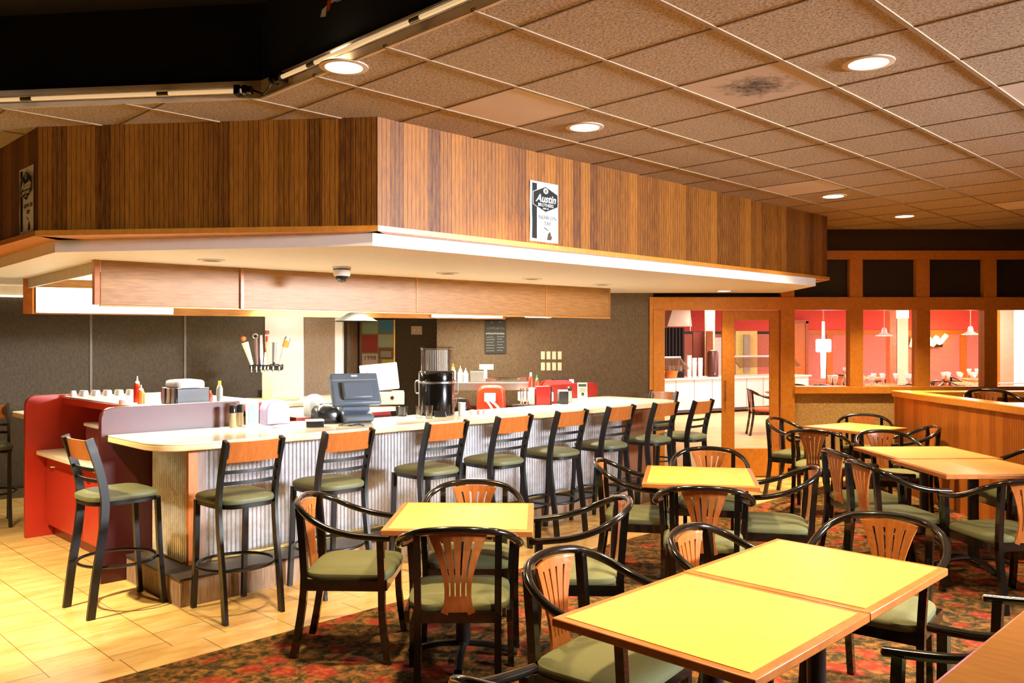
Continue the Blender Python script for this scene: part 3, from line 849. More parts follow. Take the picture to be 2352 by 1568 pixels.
# server station between the partitions
t = bthing('server_cabinet', 'red server cabinet with a white worktop between the two partitions', 'cabinet', 2.26, 6.2)
mb = MB(); mb.box(.08, .9, 0, 1.82, .1, .70); obj('body', mb, M['red_lam'], t)
mb = MB(); mb.box(-.02, .9, 0, 1.82, .705, .745); obj('worktop', mb, M['counter'], t, bevel=.006)
mb = MB(); mb.box(.12, .9, 0, 1.82, 0, .1); obj('kickboard', mb, M['red_dark'], t)
for (a, b) in ((.02, .90), (.92, 1.80)):
    mb = MB(); mb.box(.055, .078, a, b, .11, .69); dd = obj('door', mb, M['red_lam'], t, bevel=.003)
    yy = 1.62 if a > .5 else .75
    mb = MB(); mb.tube([(.055, yy-.04, .62), (.03, yy-.035, .62), (.03, yy+.035, .62), (.055, yy+.04, .62)], .006, smooth=1); obj('handle', mb, M['chrome'], dd)
t = bthing('hutch_shelf', 'red raised shelf with a white top behind the two partitions', 'shelf', 2.45, 6.2)
mb = MB(); mb.box(0, 1.0, 0, 1.82, 1.135, 1.19); obj('shelf_board', mb, M['red_lam'], t, bevel=.004)
mb = MB(); mb.box(.01, 1.0, 0.01, 1.81, 1.191, 1.2); obj('top_surface', mb, M['white_plastic'], t)
mb = MB(); mb.box(.55, .6, 0, 1.82, .75, 1.135); obj('back_panel', mb, plain('black_panel', (.02,.018,.018), .5), t)
mb = MB(); mb.box(.73, 1.0, 0.0, 1.82, .1, .745); obj('lower_panel', mb, M['maroon'], t)
t = bthing('food_warmer', 'boxy steel food warmer with a white lid on the server cabinet', 'appliance', 2.50, 7.05, .745)
mb = MB(); mb.box(0, .42, 0, .55, 0, .22); obj('housing', mb, M['steel'], t, bevel=.01)
mb = MB(); mb.box(-.015, .42, -.01, .56, .222, .25); obj('lid', mb, M['white_plastic'], t, bevel=.008)
t = bthing('paper_tray', 'white tray of papers on the red server cabinet', 'tray', 2.42, 6.45, .745)
mb = MB(); mb.box(0, .3, 0, .42, 0, .10); obj('tray_body', mb, M['lightgrey'], t, bevel=.01)
mb = MB(); mb.box(.02, .28, .02, .40, .10, .15); obj('paper_stack', mb, M['paper'], t)

# row of upturned white cups on the hutch
cup = MB(); cup.lathe([(.018,0),(.027,.0),(.027,.006),(.024,.04),(.018,.052),(0,.052)], n=20)
p0 = Vector(bar(2.50, 7.9)); p1 = Vector(bar(2.98, 7.72))
cup0 = None
for k in range(12):
    p = p0.lerp(p1, k/11.0)
    if cup0 is None:
        cup0 = obj('cup', cup, M['white_plastic'], None, (p.x, p.y, 1.2)); o = cup0
    else:
        o = cup0.copy(); COL.objects.link(o); o.location = (p.x, p.y+(.045 if k % 2 else 0), 1.2)
    tag(o, 'small upturned white cup in the row behind the red partition', 'cup', 'row of upturned white cups')

def squeeze(x, y, z, label, body, cap, h=.16, r=.028, nozzle=True):
    t = thing('sauce_bottle', label, 'bottle', (x, y, z))
    mb = MB(); mb.lathe([(0,0),(r,0),(r,h*.7),(r*.6,h*.86),(r*.5,h*.88),(0,h*.88)], n=20); obj('bottle_body', mb, body, t)
    mb = MB()
    if nozzle: mb.lathe([(r*.62,h*.87),(r*.62,h*.95),(r*.25,h*1.0),(r*.12,h*1.22),(0,h*1.22)], n=16)
    else: mb.lathe([(r*.5,h*.87),(r*.5,h*1.08),(0,h*1.08)], n=16)
    obj('cap', mb, cap, t)
    return t
x, y = bar(2.62, 6.80); squeeze(x, y, 1.2, 'tall red squeeze bottle with white nozzle on the red shelf', M['sauce'], M['white_plastic'], .17)
x, y = bar(2.58, 6.62); squeeze(x, y, 1.2, 'shorter orange squeeze bottle with white nozzle on the red shelf', M['orange'], M['white_plastic'], .12)
x, y = bar(2.50, 6.72)
mb = MB(); mb.cushion([(.05*math.cos(a*math.pi/8), .04*math.sin(a*math.pi/8)) for a in range(16)], 0, .03, .012)
tag(obj('folded_cloth', mb, M['pink'], None, (x, y, 1.2)), 'small pale cloth beside the squeeze bottles', 'cloth')
# condiment caddy with napkins
t = bthing('condiment_caddy', 'black and grey caddy holding white napkins on the maroon partition shelf', 'caddy', 2.72, 6.30, 1.2)
mb = MB(); mb.box(0,.26,0,.30,0,.125)
obj('caddy_body', mb, M['black'], t, bevel=.008)
for k in range(3):
    mb = MB(); mb.box(-.006,.0, .03+.09*k, .075+.09*k, .005, .12); obj('compartment_front', mb, [M['grey_plastic'], M['beige'], M['grey_plastic']][k], t)
mb = MB(); mb.cushion([(.13+.12*math.copysign(abs(math.cos(a*math.pi/12))**.5, math.cos(a*math.pi/12)), .15+.14*math.copysign(abs(math.sin(a*math.pi/12))**.5, math.sin(a*math.pi/12))) for a in range(24)], .12, .175, .012); obj('napkin_stack', mb, M['paper'], t)
x, y = bar(3.05, 6.28); squeeze(x, y, 1.2, 'clear bottle with a bright yellow cap beside the napkin caddy', M['lightgrey'], M['yellow'], .16, .024, False)
x, y = bar(3.0, 6.34); squeeze(x, y, 1.2, 'small red bottle behind the yellow capped bottle', M['sauce'], M['orange'], .09, .02, False)
# salt / pepper grinders on the counter in front of the maroon partition
for k, (uu, vv) in enumerate(((3.02, 6.0), (3.09, 6.02))):
    x, y = bar(uu, vv)
    t = thing('pepper_mill', ['glass spice grinder with black cap, left of the pair', 'glass spice grinder with black cap, right of the pair'][k], 'grinder', (x, y, 1.031), 0, 'spice grinders by the maroon partition')
    mb = MB(); mb.lathe([(0,0),(.026,0),(.026,.02),(.022,.09),(.024,.115),(0,.115)], n=18); obj('glass_body', mb, plain('pepper_glass%d' % k, (.45,.36,.20), .2), t)
    mb = MB(); mb.lathe([(.027,.11),(.027,.16),(.02,.17),(0,.17)], n=18); obj('cap', mb, M['black'], t)
t = bthing('menu_card', 'upright white table card in a holder on the bar counter', 'card', 3.15, 5.95, 1.031)
mb = MB(); mb.box(-.05,.05,-.006,.006,.0,.205); obj('card', mb, M['paper'], t, rotz=-.1)
mb = MB(); mb.box(-.028,.028,-.009,-.006,.03,.17); obj('printed_panel', mb, plain('teal_print', (.28,.42,.42), .6), t, rotz=-.1)
mb = MB(); mb.box(-.07,.07,-.03,.03,0,.012); obj('foot', mb, M['white_plastic'], t)
t = bthing('napkin_dispenser', 'rounded lilac napkin dispenser behind the white table card', 'dispenser', 3.38, 6.02, 1.031)
prof = round_poly([(-.10, .19, 1), (.10, .19, 1), (.10, 0, 0), (-.10, 0, 0)], .09)
mb = MB(); a = [mb.bm.verts.new((p[0], -.06, p[1])) for p in prof]; b = [mb.bm.verts.new((p[0], .06, p[1])) for p in prof]; mb.face(a); mb.face(b[::-1])
for i in range(len(prof)): mb.face([a[i], b[i], b[(i+1)%len(prof)], a[(i+1)%len(prof)]])
obj('shell', mb, M['lilac'], t, bevel=.006)
mb = MB(); mb.cushion([(.10*math.cos(a*math.pi/8), .05*math.sin(a*math.pi/8)) for a in range(16)], 0, .012, .012)
x, y = bar(3.30, 5.72)
tag(obj('folded_napkin', mb, M['paper'], None, (x, y, 1.031), R(20)), 'folded white napkin lying on the bar counter near the left end', 'napkin')

# POS register on the bar (seen from the back)
t = thing('cash_register', 'dark slate touchscreen register seen from behind on the bar counter', 'register', (-1.26, 6.80, 1.031), R(28))
mb = MB()
prof = [(-.06,.0),(-.13,.02),(-.115,.06),(-.02,.09),(.02,.22),(.06,.22),(.07,.08),(.13,.03),(.13,0)]
a = [mb.bm.verts.new((-.12, p[0], p[1])) for p in prof]; b = [mb.bm.verts.new((.12, p[0], p[1])) for p in prof]; mb.face(a); mb.face(b[::-1])
for i in range(len(prof)): mb.face([a[i], b[i], b[(i+1)%len(prof)], a[(i+1)%len(prof)]])
obj('stand', mb, M['grey_plastic'], t, bevel=.012)
Ms = Matrix.Translation((0, .02, .24)) @ Matrix.Rotation(R(-28), 4, 'X')
mb = MB(); mb.box(-.20,.20,-.045,.02,-.125,.155, Ms); obj('monitor', mb, M['grey_plastic'], t, bevel=.018)
mb = MB(); mb.box(-.12,.12,-.085,-.04,-.09,.06, Ms); obj('rear_housing', mb, M['grey_plastic'], t, bevel=.015)
mb = MB(); mb.box(-.185,.185,.02,.024,-.11,.14, Ms); obj('screen', mb, M['black'], t)
mb = MB(); mb.box(-.025,.025,-.0475,-.045,.118,.130, Ms); obj('badge', mb, M['white_plastic'], t)
mb = MB(); mb.box(-.19,.19,-.0475,-.045,.086,.091, Ms); obj('seam', mb, M['lightgrey'], t)
t = thing('receipt_printer', 'black receipt printer with pale lid left of the register', 'printer', (-1.50, 6.78, 1.031), R(28))
mb = MB(); mb.cushion([(.10*math.copysign(abs(math.cos(a*math.pi/12))**.5, math.cos(a*math.pi/12)), .13*math.copysign(abs(math.sin(a*math.pi/12))**.5, math.sin(a*math.pi/12))) for a in range(24)], 0, .10, .05); obj('housing', mb, M['black'], t)
mb = MB(); mb.box(-.05,.05,-.02,.10,.135,.155); obj('lid', mb, M['lightgrey'], t, bevel=.006)
t = thing('card_reader', 'small black box with a white top at the front of the register', 'box', (-1.50, 6.42, 1.031), R(20))
mb = MB(); mb.box(-.065,.065,-.04,.04,0,.045); obj('box_body', mb, M['black'], t, bevel=.004)
mb = MB(); mb.box(-.067,.067,-.042,.042,.045,.056); obj('top', mb, M['white_plastic'], t, bevel=.003)
t = thing('cable_tidy', 'tangle of short cables on the bar at the register foot', 'cable', (-1.33, 6.48, 1.031))
mb = MB(); mb.tube([(0,0,.006),(.05,.03,.01),(.1,-.02,.008),(.15,.02,.012),(.2,-.03,.006)], .006); obj('cord', mb, M['black'], t)
mb = MB(); mb.tube([(0,.05,.006),(.06,.0,.01),(.12,.05,.01),(.19,.01,.008)], .005); obj('cord', mb, M['lightgrey'], t)
t = thing('napkin_bag', 'pale plastic bag standing behind the receipt printer', 'bag', (-1.72, 7.35, 1.031), R(20))
mb = MB(); mb.cushion([(.09*math.cos(a*math.pi/6)*(1+.15*(a%2)), .07*math.sin(a*math.pi/6)*(1+.1*(a%3))) for a in range(12)], 0, .12, .07); obj('bag_body', mb, M['lightgrey'], t)

# second register on a cash drawer, behind
t = thing('register_terminal', 'beige register with a bright screen behind the dark register', 'register', (-1.32, 8.60, 1.05), R(8))
mb = MB(); mb.box(-.22,.22,-.2,.2,0,.12); dr_ = obj('cash_drawer', mb, M['beige'], t, bevel=.008)
mb = MB(); mb.lathe([(0,0),(.018,0),(.018,.008),(0,.008)], n=16, M=Matrix.Translation((.1,-.2,.07)) @ Matrix.Rotation(R(90),4,'X')); obj('lock', mb, M['black'], dr_)
mb = MB(); mb.box(-.10,.10,.02,.14,.12,.2); obj('base', mb, M['grey_plastic'], t, bevel=.015)
Ms = Matrix.Translation((-.03, -.03, .27)) @ Matrix.Rotation(R(-22), 4, 'X') @ Matrix.Rotation(R(-6),4,'Y')
mb = MB(); mb.box(-.19,.19,-.02,.03,-.14,.14, Ms); obj('monitor', mb, M['white_plastic'], t, bevel=.012)
mb = MB(); mb.box(-.165,.165,-.024,-.020,-.115,.115, Ms); obj('screen', mb, emis('lit_screen', (1,.97,.85), 1.2), t)
mb = MB(); mb.lathe([(0,0),(.02,0),(.02,.003),(0,.003)], n=16, M=Ms @ Matrix.Translation((-.12,-.024,.03)) @ Matrix.Rotation(R(90),4,'X')); obj('red_sticker', mb, M['red_plastic'], t)

# back counter (far side of the island), taps and fridge below
t = bthing('back_counter', 'pale counter along the far side of the bar island', 'countertop', 2.25, 7.98, 1.031)
mb = MB(); mb.prism(round_poly([(0.0,.12,0),(.85,.12,0),(.85,0,0),(3.75,0,.5),(3.75,.88,.5),(0,.88,1)], .1), -.045, 0); obj('worktop', mb, M['counter'], t, bevel=.006)
mb = MB(); mb.box(.9, 3.6, .12, .6, -1.03, -.05); obj('cabinet', mb, M['black'], t)
mb = MB(); mb.box(1.75, 2.05, .10, .12, -.30, -.12); obj('fridge_panel', mb, M['grey_plastic'], t, bevel=.01)
mb = MB(); mb.tube([(1.8,.09,-.36),(2.1,.09,-.36)], .01, smooth=1); obj('handle', mb, M['steel'], t)
t = bthing('centre_counter', 'white topped red cabinet inside the bar island', 'cabinet', 4.03, 6.8, 0)
mb = MB(); mb.prism(round_poly([(0,0,1),(1.15,0,0),(1.15,.62,0),(0,.62,1)], .05), .985, 1.03); obj('worktop', mb, M['counter'], t, bevel=.008)
mb = MB(); mb.box(.04, 1.1, .05, .07, .1, .985); mb.box(.04,.06,.07,.57,.1,.985); mb.box(.04,1.1,.55,.57,.1,.985); obj('body', mb, M['red_dark'], t)
mb = MB(); mb.box(.028,.042,.55,.58,.1,.985); obj('edge_strip', mb, M['counter_edge'], t)
mb = MB(); mb.box(.028,.042,.04,.07,.1,.985); obj('edge_strip', mb, M['red_plastic'], t)
mb = MB(); mb.box(.04,1.1,.035,.049,.80,.95); obj('drawer', mb, M['maroon'], t, bevel=.004)

tx, ty = bar(4.86, 8.52); tx -= .16
t = thing('beer_tower', 'beer tap tower with seven tap handles in different shapes', 'beer tap', (tx, ty, 1.031), R(8))
mb = MB(); mb.box(-.045,.055,-.05,.05,0,.33); obj('column', mb, M['cream_col'], t, bevel=.01)
mb = MB(); mb.box(-.18,.18,-.05,.05,.325,.40); obj('manifold', mb, M['black'], t, bevel=.02)
mb = MB(); mb.box(-.24,.36,-.22,.02,0.0,.018); obj('drip_tray', mb, plain('olive_tray', (.36,.34,.18), .4), t, bevel=.005)
hs = [(-.15,-.30,.36,'yb',-1),(-.095,-.06,.37,'ring',0),(-.045,-.02,.33,'pink',0),(-.005,.05,.40,'red',0),(.03,-.08,.27,'tan',0),(.085,.02,.25,'steel',0),(.15,.28,.33,'white',1)]
for (hx, lean, L, kind, _) in hs:
    mb = MB(); mb.tube([(hx,-.05,.365),(hx,-.09,.365),(hx,-.10,.31)], .009, smooth=3); fau = obj('faucet', mb, M['chrome'], t)
    top = Vector((hx + math.sin(lean)*L, -.06, .39+math.cos(lean)*L)); base = Vector((hx, -.06, .39))
    dirv = (top-base).normalized()
    def pt(k): return tuple(base + dirv*L*k)
    def seg(mb, k0, k1, r0, r1, flat=.6):
        a = Vector(pt(k0)); q = (Vector((0,0,1))).rotation_difference(dirv).to_matrix().to_4x4()
        mb.lathe([(0,0),(r0*1.3,0),(r1*1.3,(k1-k0)*L),(0,(k1-k0)*L)], n=14, M=Matrix.Translation(a) @ q @ Matrix.Diagonal((1,flat,1,1)))
        return mb
    if kind == 'yb':
        obj('tap_handle', seg(MB(), 0, .72, .014, .030), M['cream_col'], t); mb = MB(); mb.lathe([(0,-.03),(.018,-.024),(.03,0),(.026,.018),(0,.03)], c=pt(.84), n=16); obj('tap_knob', mb, M['orange'], t)
    elif kind == 'ring':
        obj('tap_handle', seg(MB(), 0, .78, .010, .018), plain('mauve_handle', (.12,.07,.07), .4), t)
        c = Vector(pt(.86)); mb = MB(); mb.tube([(c.x+.026*math.cos(a*math.pi/8), c.y, c.z+.026*math.sin(a*math.pi/8)) for a in range(16)], .007, closed=True, smooth=1); mb.box(c.x-.02,c.x+.02,c.y-.005,c.y+.005,c.z-.008,c.z+.008); obj('tap_ring', mb, M['chrome'], t)
    elif kind == 'pink':
        obj('tap_handle', seg(MB(), 0, .3, .008, .014), M['white_plastic'], t); obj('tap_grip', seg(MB(), .3, 1, .015, .010), M['pink'], t)
    elif kind == 'red':
        obj('tap_handle', seg(MB(), 0, .35, .016, .012), M['white_plastic'], t); obj('tap_grip', seg(MB(), .35, .8, .009, .011), M['red_dark'], t); mb = MB(); mb.lathe([(0,-.025),(.02,-.02),(.027,0),(.02,.02),(0,.025)], c=pt(.9), n=14); obj('tap_knob', mb, plain('brick_knob', (.42,.10,.07), .5), t)
    elif kind == 'tan':
        obj('tap_handle', seg(MB(), 0, .95, .010, .018), plain('tan_handle', (.45,.27,.15), .5), t)
    elif kind == 'steel':
        obj('tap_handle', seg(MB(), 0, .12, .008, .012), M['black'], t); obj('tap_grip', seg(MB(), .12, 1, .015, .018), M['steel'], t)
    else:
        obj('tap_handle', seg(MB(), 0, .62, .012, .020), M['lightgrey'], t); obj('tap_badge', seg(MB(), .62, .85, .026, .026), M['orange'], t); obj('tap_cap', seg(MB(), .86, .98, .028, .02), M['steel'], t)

# tall cup dispenser: black drum with a clear ribbed top
t = thing('drink_dispenser', 'tall black drum dispenser with a clear ribbed top on the bar', 'dispenser', (-.67, 7.50, 1.031))
mb = MB(); mb.lathe([(0,0),(.165,0),(.165,.02),(.158,.03),(.158,.28),(.162,.285),(.162,.295),(.158,.30),(.158,.375),(.15,.39),(0,.39)], n=48); obj('drum', mb, M['gloss_black'], t)
mb = MB(); mb.lathe([(.160,.283),(.164,.283),(.164,.297),(.160,.297)], n=48); obj('band', mb, M['steel'], t)
mb = MB(); mb.lathe([(.135,.39),(.138,.58),(.145,.585),(.145,.60),(.05,.605),(0,.605)], n=48); obj('clear_top', mb, M['clear'], t)
for k in range(14):
    a = -math.pi*.75 + k*math.pi*.55/13
    mb = MB(); mb.tube([(.120*math.cos(a), .120*math.sin(a), .392), (.120*math.cos(a), .120*math.sin(a), .575)], .0045, n=6, smooth=1); obj('rib', mb, M['white_plastic'], t)
for s in (-1, 1):
    mb = MB(); mb.tube([(s*.158,0,.30),(s*.185,0,.29),(s*.185,0,.20),(s*.16,0,.19)], .006); obj('handle', mb, M['steel'], t)

def tumbler(x, y, label, mat_, r=.035, h=.09, z=1.031, name='drinking_glass', group=None):
    mb = MB(); mb.lathe([(0,0),(r*.85,0),(r,h),(r-.004,h),(r*.8,.008),(0,.008)], n=22)
    return tag(obj(name, mb, mat_, None, (x, y, z)), label, 'cup' if name != 'drinking_glass' else 'glass', group)
tumbler(-.96, 7.35, 'upturned black cup left of the drum dispenser', M['black'], .055, .085, name='cup')
tumbler(-.79, 7.18, 'clear glass in front of the drum dispenser, left one', M['clear'], .034, .10)
tumbler(-.70, 7.12, 'clear glass in front of the drum dispenser, right one', M['clear'], .034, .11)
tumbler(-.44, 7.40, 'white paper cup right of the drum dispenser', M['white_plastic'], .034, .115, name='paper_cup')
for k, (x, y) in enumerate(((-.35, 7.50), (-.29, 7.52), (-.24, 7.55))):
    mb = MB(); mb.lathe([(0,0),(.026,0),(.028,.04),(0,.045)], n=16)
    tag(obj('creamer_pot', mb, M['pink'] if k % 2 else M['white_plastic'], None, (x, y, 1.031)), 'tiny creamer pot in the short row right of the white paper cup', 'pot', 'creamer pots on the bar')
mb = MB(); mb.box(-.05,.05,-.03,.03,0,.05)
tag(obj('sugar_caddy', mb, M['black'], None, (-.62, 7.28, 1.031), R(10), bevel=.006), 'low black holder at the foot of the drum dispenser', 'holder')

# steel pass shelf in front of the back wall with bottles and a child seat
t = thing('steel_shelf', 'long stainless steel shelf on posts in front of the back wall', 'shelf', (-.72, 9.35, 0), R(3))
mb = MB(); mb.box(0, .92, 0, .38, 1.20, 1.225); mb.box(0, .92, -.012, 0, 1.14, 1.225); obj('shelf_board', mb, M['steel'], t, bevel=.004)
mb = MB()
for k in range(30): mb.box(.36+.0185*k, .368+.0185*k, .34, .36, 1.225, 1.262)
mb.box(.36, .92, .338, .362, 1.262, 1.268)
obj('rack_rail', mb, M['chrome'], t)
for x in (.03, .88):
    for yy in (.02, .35):
        mb = MB(); mb.tube([(x, yy, 0), (x, yy, 1.19)], .014, smooth=1); obj('post', mb, M['chrome'], t)
mb = MB(); mb.box(.03, .9, .2, .38, .1, .95); obj('lower_cabinet', mb, M['maroon'], t)
for k, (x, c, cc) in enumerate(((-.66, M['white_plastic'], M['yellow']), (-.58, M['white_plastic'], M['cream_col']), (-.52, M['paper'], M['white_plastic']))):
    squeeze(x, 9.48, 1.225, ['white bottle with yellow cap at the shelf left end', 'white bottle with cream cap, second on the shelf', 'short white bottle, third from the left on the shelf'][k], c, cc, .17-.02*k, .03)
t = thing('order_slip_box', 'white sign plate standing on a clear box on the steel shelf', 'sign', (-.30, 9.52, 1.225), R(3))
mb = MB(); mb.box(-.17,.0,-.05,.05,0,.12); obj('clear_box', mb, M['lightgrey'], t, bevel=.005)
mb = MB(); mb.box(-.02,.02,-.052,-.046,.04,.20); obj('stem', mb, M['white_plastic'], t)
mb = MB(); mb.box(-.07,.09,-.058,-.05,.14,.20); obj('plate', mb, M['white_plastic'], t, bevel=.006)
# red child booster seat with white straps
t = thing('booster_seat', 'bright red plastic booster seat with crossed white straps', 'seat', (-.22, 8.85, .72), R(0))
t_booster = t
prof = round_poly([(-.14, .50, 1), (.14, .50, 1), (.17, 0, .6), (-.17, 0, .6)], .09)
mb = MB(); a = [mb.bm.verts.new((p[0], 0, p[1])) for p in prof]; b = [mb.bm.verts.new((p[0], .12, p[1])) for p in prof]; mb.face(a); mb.face(b[::-1])
for i in range(len(prof)): mb.face([a[i], b[i], b[(i+1)%len(prof)], a[(i+1)%len(prof)]])
obj('shell', mb, plain('scarlet', (.60,.035,.006), .4), t, bevel=.03)
for pts in ([(-.03,-.03,.36),(.05,-.05,.30),(.13,-.05,.20),(.24,-.06,.08)], [(-.06,-.02,.36),(.0,-.05,.28),(.05,-.05,.18),(.07,-.05,.06)]):
    mb = MB(); mb.tube(pts, .013, n=8, sx=1, sy=.5); obj('strap', mb, M['paper'], t)
mb = MB(); mb.box(-.07,.05,-.03,-.003,.33,.42); obj('label_patch', mb, M['paper'], t, bevel=.006)
t = thing('coffee_grinder', 'dark rounded appliance under the shelf left of the red booster seat', 'appliance', (-.55, 8.86, .72))
mb = MB(); mb.lathe([(0,0),(.11,0),(.13,.1),(.13,.25),(.09,.36),(0,.38)], n=24); obj('housing', mb, M['gloss_black'], t)
mb = MB(); mb.lathe([(0,0),(.02,0),(.02,.02),(0,.02)], n=12, M=Matrix.Translation((.10,-.09,.26)) @ Matrix.Rotation(R(90),4,'X')); obj('knob', mb, M['chrome'], t)
t = thing('prep_table', 'low dark prep table under the red booster seat', 'table', (-.36, 8.95, 0))
mb = MB(); mb.box(-.32,.36,-.2,.2,.69,.72); obj('tabletop', mb, M['steel'], t)
for sx_ in (-.29,.33):
    for sy_ in (-.17,.17):
        mb = MB(); mb.tube([(sx_,sy_,0),(sx_,sy_,.69)], .015, smooth=1); obj('leg', mb, M['steel'], t)
# condiment group at the right end of the bar
def at_bar(px, v):
    r = (px-1176)/1940.0
    Y = v*S2/(1-r)
    return (r*Y, Y)
x, y = at_bar(1203, 6.0)
t = thing('chrome_rack', 'chrome post rack at the bar right end beside the red box', 'rack', (x, y, 1.031), R(10))
for (a, b) in ((-.03,0),(.0,.03),(.03,-.01)):
    mb = MB(); mb.tube([(a,b,0),(a,b,.175)], .007, smooth=1); obj('post', mb, M['chrome'], t)
mb = MB(); mb.box(-.12,.05,-.05,.05,0,.008); obj('base', mb, M['black'], t)
x, y = at_bar(1240, 5.95)
t = thing('napkin_box', 'boxy red napkin dispenser at the bar right end', 'dispenser', (x, y, 1.031), R(8))
mb = MB(); mb.box(-.05,.10,-.07,.07,.0,.19); obj('box_body', mb, plain('cherry_red', (.28,.008,.007), .3), t, bevel=.006)
mb = MB(); mb.box(.101,.112,-.072,.072,0,.192); obj('side_cover', mb, M['black'], t)
mb = MB(); mb.box(-.11,-.055,-.05,.05,0,.175); obj('white_pouch', mb, M['pink'], t, bevel=.01)
x, y = at_bar(1219, 6.3); squeeze(x, y, 1.13, 'tall red hot sauce bottle behind the red napkin box', M['sauce'], M['white_plastic'], .20, .026, False)
x, y = at_bar(1233, 6.35); squeeze(x, y, 1.13, 'sauce bottle with a green nozzle behind the red napkin box', M['sauce'], M['green_cap'], .15, .025)
x, y = at_bar(1226, 6.33)
mb = MB(); mb.box(-.16,.2,-.1,.1,0,.10); tag(obj('condiment_tray', mb, M['white_plastic'], None, (x, y, 1.031), R(10), bevel=.01), 'white tray behind the red napkin box holding two sauce bottles', 'tray')
x, y = at_bar(1283, 6.55)
t = thing('menu_rack', 'rounded red holder full of menus behind the bar right end', 'holder', (x, y, 1.031), R(15))
prof = round_poly([(-.20, .20, 1.3), (.20, .20, 1.3), (.20, 0, 0), (-.20, 0, 0)], .09)
for yy, mm, nm in ((0, M['red_plastic'], 'front_wall'), (.12, M['red_plastic'], 'rear_wall')):
    mb = MB(); a = [mb.bm.verts.new((p[0], yy, p[1])) for p in prof]; b = [mb.bm.verts.new((p[0], yy+.02, p[1])) for p in prof]; mb.face(a); mb.face(b[::-1])
    for i in range(len(prof)): mb.face([a[i], b[i], b[(i+1)%len(prof)], a[(i+1)%len(prof)]])
    obj(nm, mb, mm, t, bevel=.004)
mb = MB(); mb.box(-.05,.14,.03,.11,.02,.215); obj('menu_stack', mb, M['black'], t)
mb = MB(); mb.box(.06,.20,.035,.09,.10,.205); obj('paper_stack', mb, M['paper'], t)
x, y = at_bar(1293, 5.85)
t = thing('sugar_packet_holder', 'small black packet holder with white packets on the bar right end', 'holder', (x, y, 1.031), R(12))
mb = MB(); mb.box(-.05,.05,-.04,.04,0,.13); obj('holder_body', mb, M['black'], t, bevel=.004)
mb = MB(); mb.box(-.045,.045,-.035,.035,.13,.145); obj('packets', mb, M['paper'], t)
x, y = at_bar(1308, 5.98)
t = thing('salt_shaker', 'glass shaker with dark lid right of the black packet holder', 'shaker', (x, y, 1.031))
mb = MB(); mb.lathe([(0,0),(.03,0),(.026,.12),(0,.12)], n=18); obj('glass_body', mb, M['lightgrey'], t)
mb = MB(); mb.lathe([(.028,.12),(.028,.15),(.015,.165),(0,.165)], n=18); obj('lid', mb, M['black'], t)
x, y = at_bar(1338, 6.05)
t = thing('table_tent', 'cream printed table card on the bar right end', 'card', (x, y, 1.031), R(5))
Mt = Matrix.Rotation(R(-6),4,'X')
mb = MB(); mb.box(-.055,.055,-.004,.0,0,.195, Mt); obj('card', mb, plain('cream_card', (.62,.55,.36), .6), t)
mb = MB(); mb.box(-.045,.045,-.006,-.004,.15,.18, Mt); obj('dark_header', mb, M['ink'], t)
mb = MB(); mb.box(-.012,.018,-.006,-.004,.05,.085, Mt); obj('dark_mark', mb, M['ink'], t)
for k in range(3):
    mb = MB(); mb.box(-.035,.035,-.006,-.004,.10+.014*k,.105+.014*k, Mt); obj('print_line', mb, M['ink_brown'], t)

# things on the back wall
for r_ in range(2):
    for c in range(4):
        t = thing('switch_plate', 'cream switch plate on the brown wall, %s row, %s' % (['upper', 'lower'][r_], ['first from left', 'second from left', 'third from left', 'last at right'][c]), 'switch plate', (bx(1247+12.8*c), YB-.002, bz([825, 850.5][r_])), 0, 'block of eight switch plates')
        mb = MB(); mb.box(-.0245,.0245,-.006,.0,.0,.098); obj('plate', mb, plain('cream_plate', (.80,.68,.42), .5) if (r_, c) == (0, 0) else bpy.data.materials['cream_plate'], t, bevel=.002)
        mb = MB(); mb.box(-.005,.005,-.010,-.006,.038,.058); obj('toggle', mb, M['white_plastic'], t)
t = thing('wall_plate', 'wide cream double plate on the dark recess wall', 'switch plate', (-1.31, 11.598, H+(768-784)*-11.6/1940), 0)
mb = MB(); mb.box(-.075,.075,-.006,0,0,.115); obj('plate', mb, M['beige'], t, bevel=.002)
mb = MB(); mb.box(-.035,-.02,-.010,-.006,.045,.075); mb.box(.02,.035,-.010,-.006,.045,.075); obj('toggle', mb, M['white_plastic'], t)
t = thing('chalkboard', 'black chalkboard menu with white chalk lettering on the brown wall', 'chalkboard', (bx(1138), YB-.002, bz(812)), 0)
mb = MB(); mb.box(-.13,.13,-.015,0,0,.42); obj('board', mb, M['ink'], t, bevel=.002)
random.seed(11)
def scrib(x0, x1, z, amp, mat_, r=.0016):
    pts = []; x = x0; k = 0
    while x < x1:
        pts.append((x, -.0165, z + amp*(1 if k % 2 else -1)*random.uniform(.4, 1))); x += random.uniform(.004, .009); k += 1
    mb = MB(); mb.tube(pts, r, n=4, smooth=1); obj('chalk_line', mb, mat_, t)
chalk = plain('chalk', (.55,.54,.50), .9)
scrib(-.06, -.02, .385, .008, chalk); scrib(.04, .08, .39, .009, chalk)
scrib(-.10, .11, .315, .018, chalk)
scrib(-.115, .115, .25, .012, M['paper'], .004)
for k, z in enumerate((.205, .175, .14, .105, .07, .035)):
    scrib(-.11, -.02+.01*(k % 2), z, .006, chalk); scrib(.02, .11-.02*(k % 2), z+.006, .006, chalk)
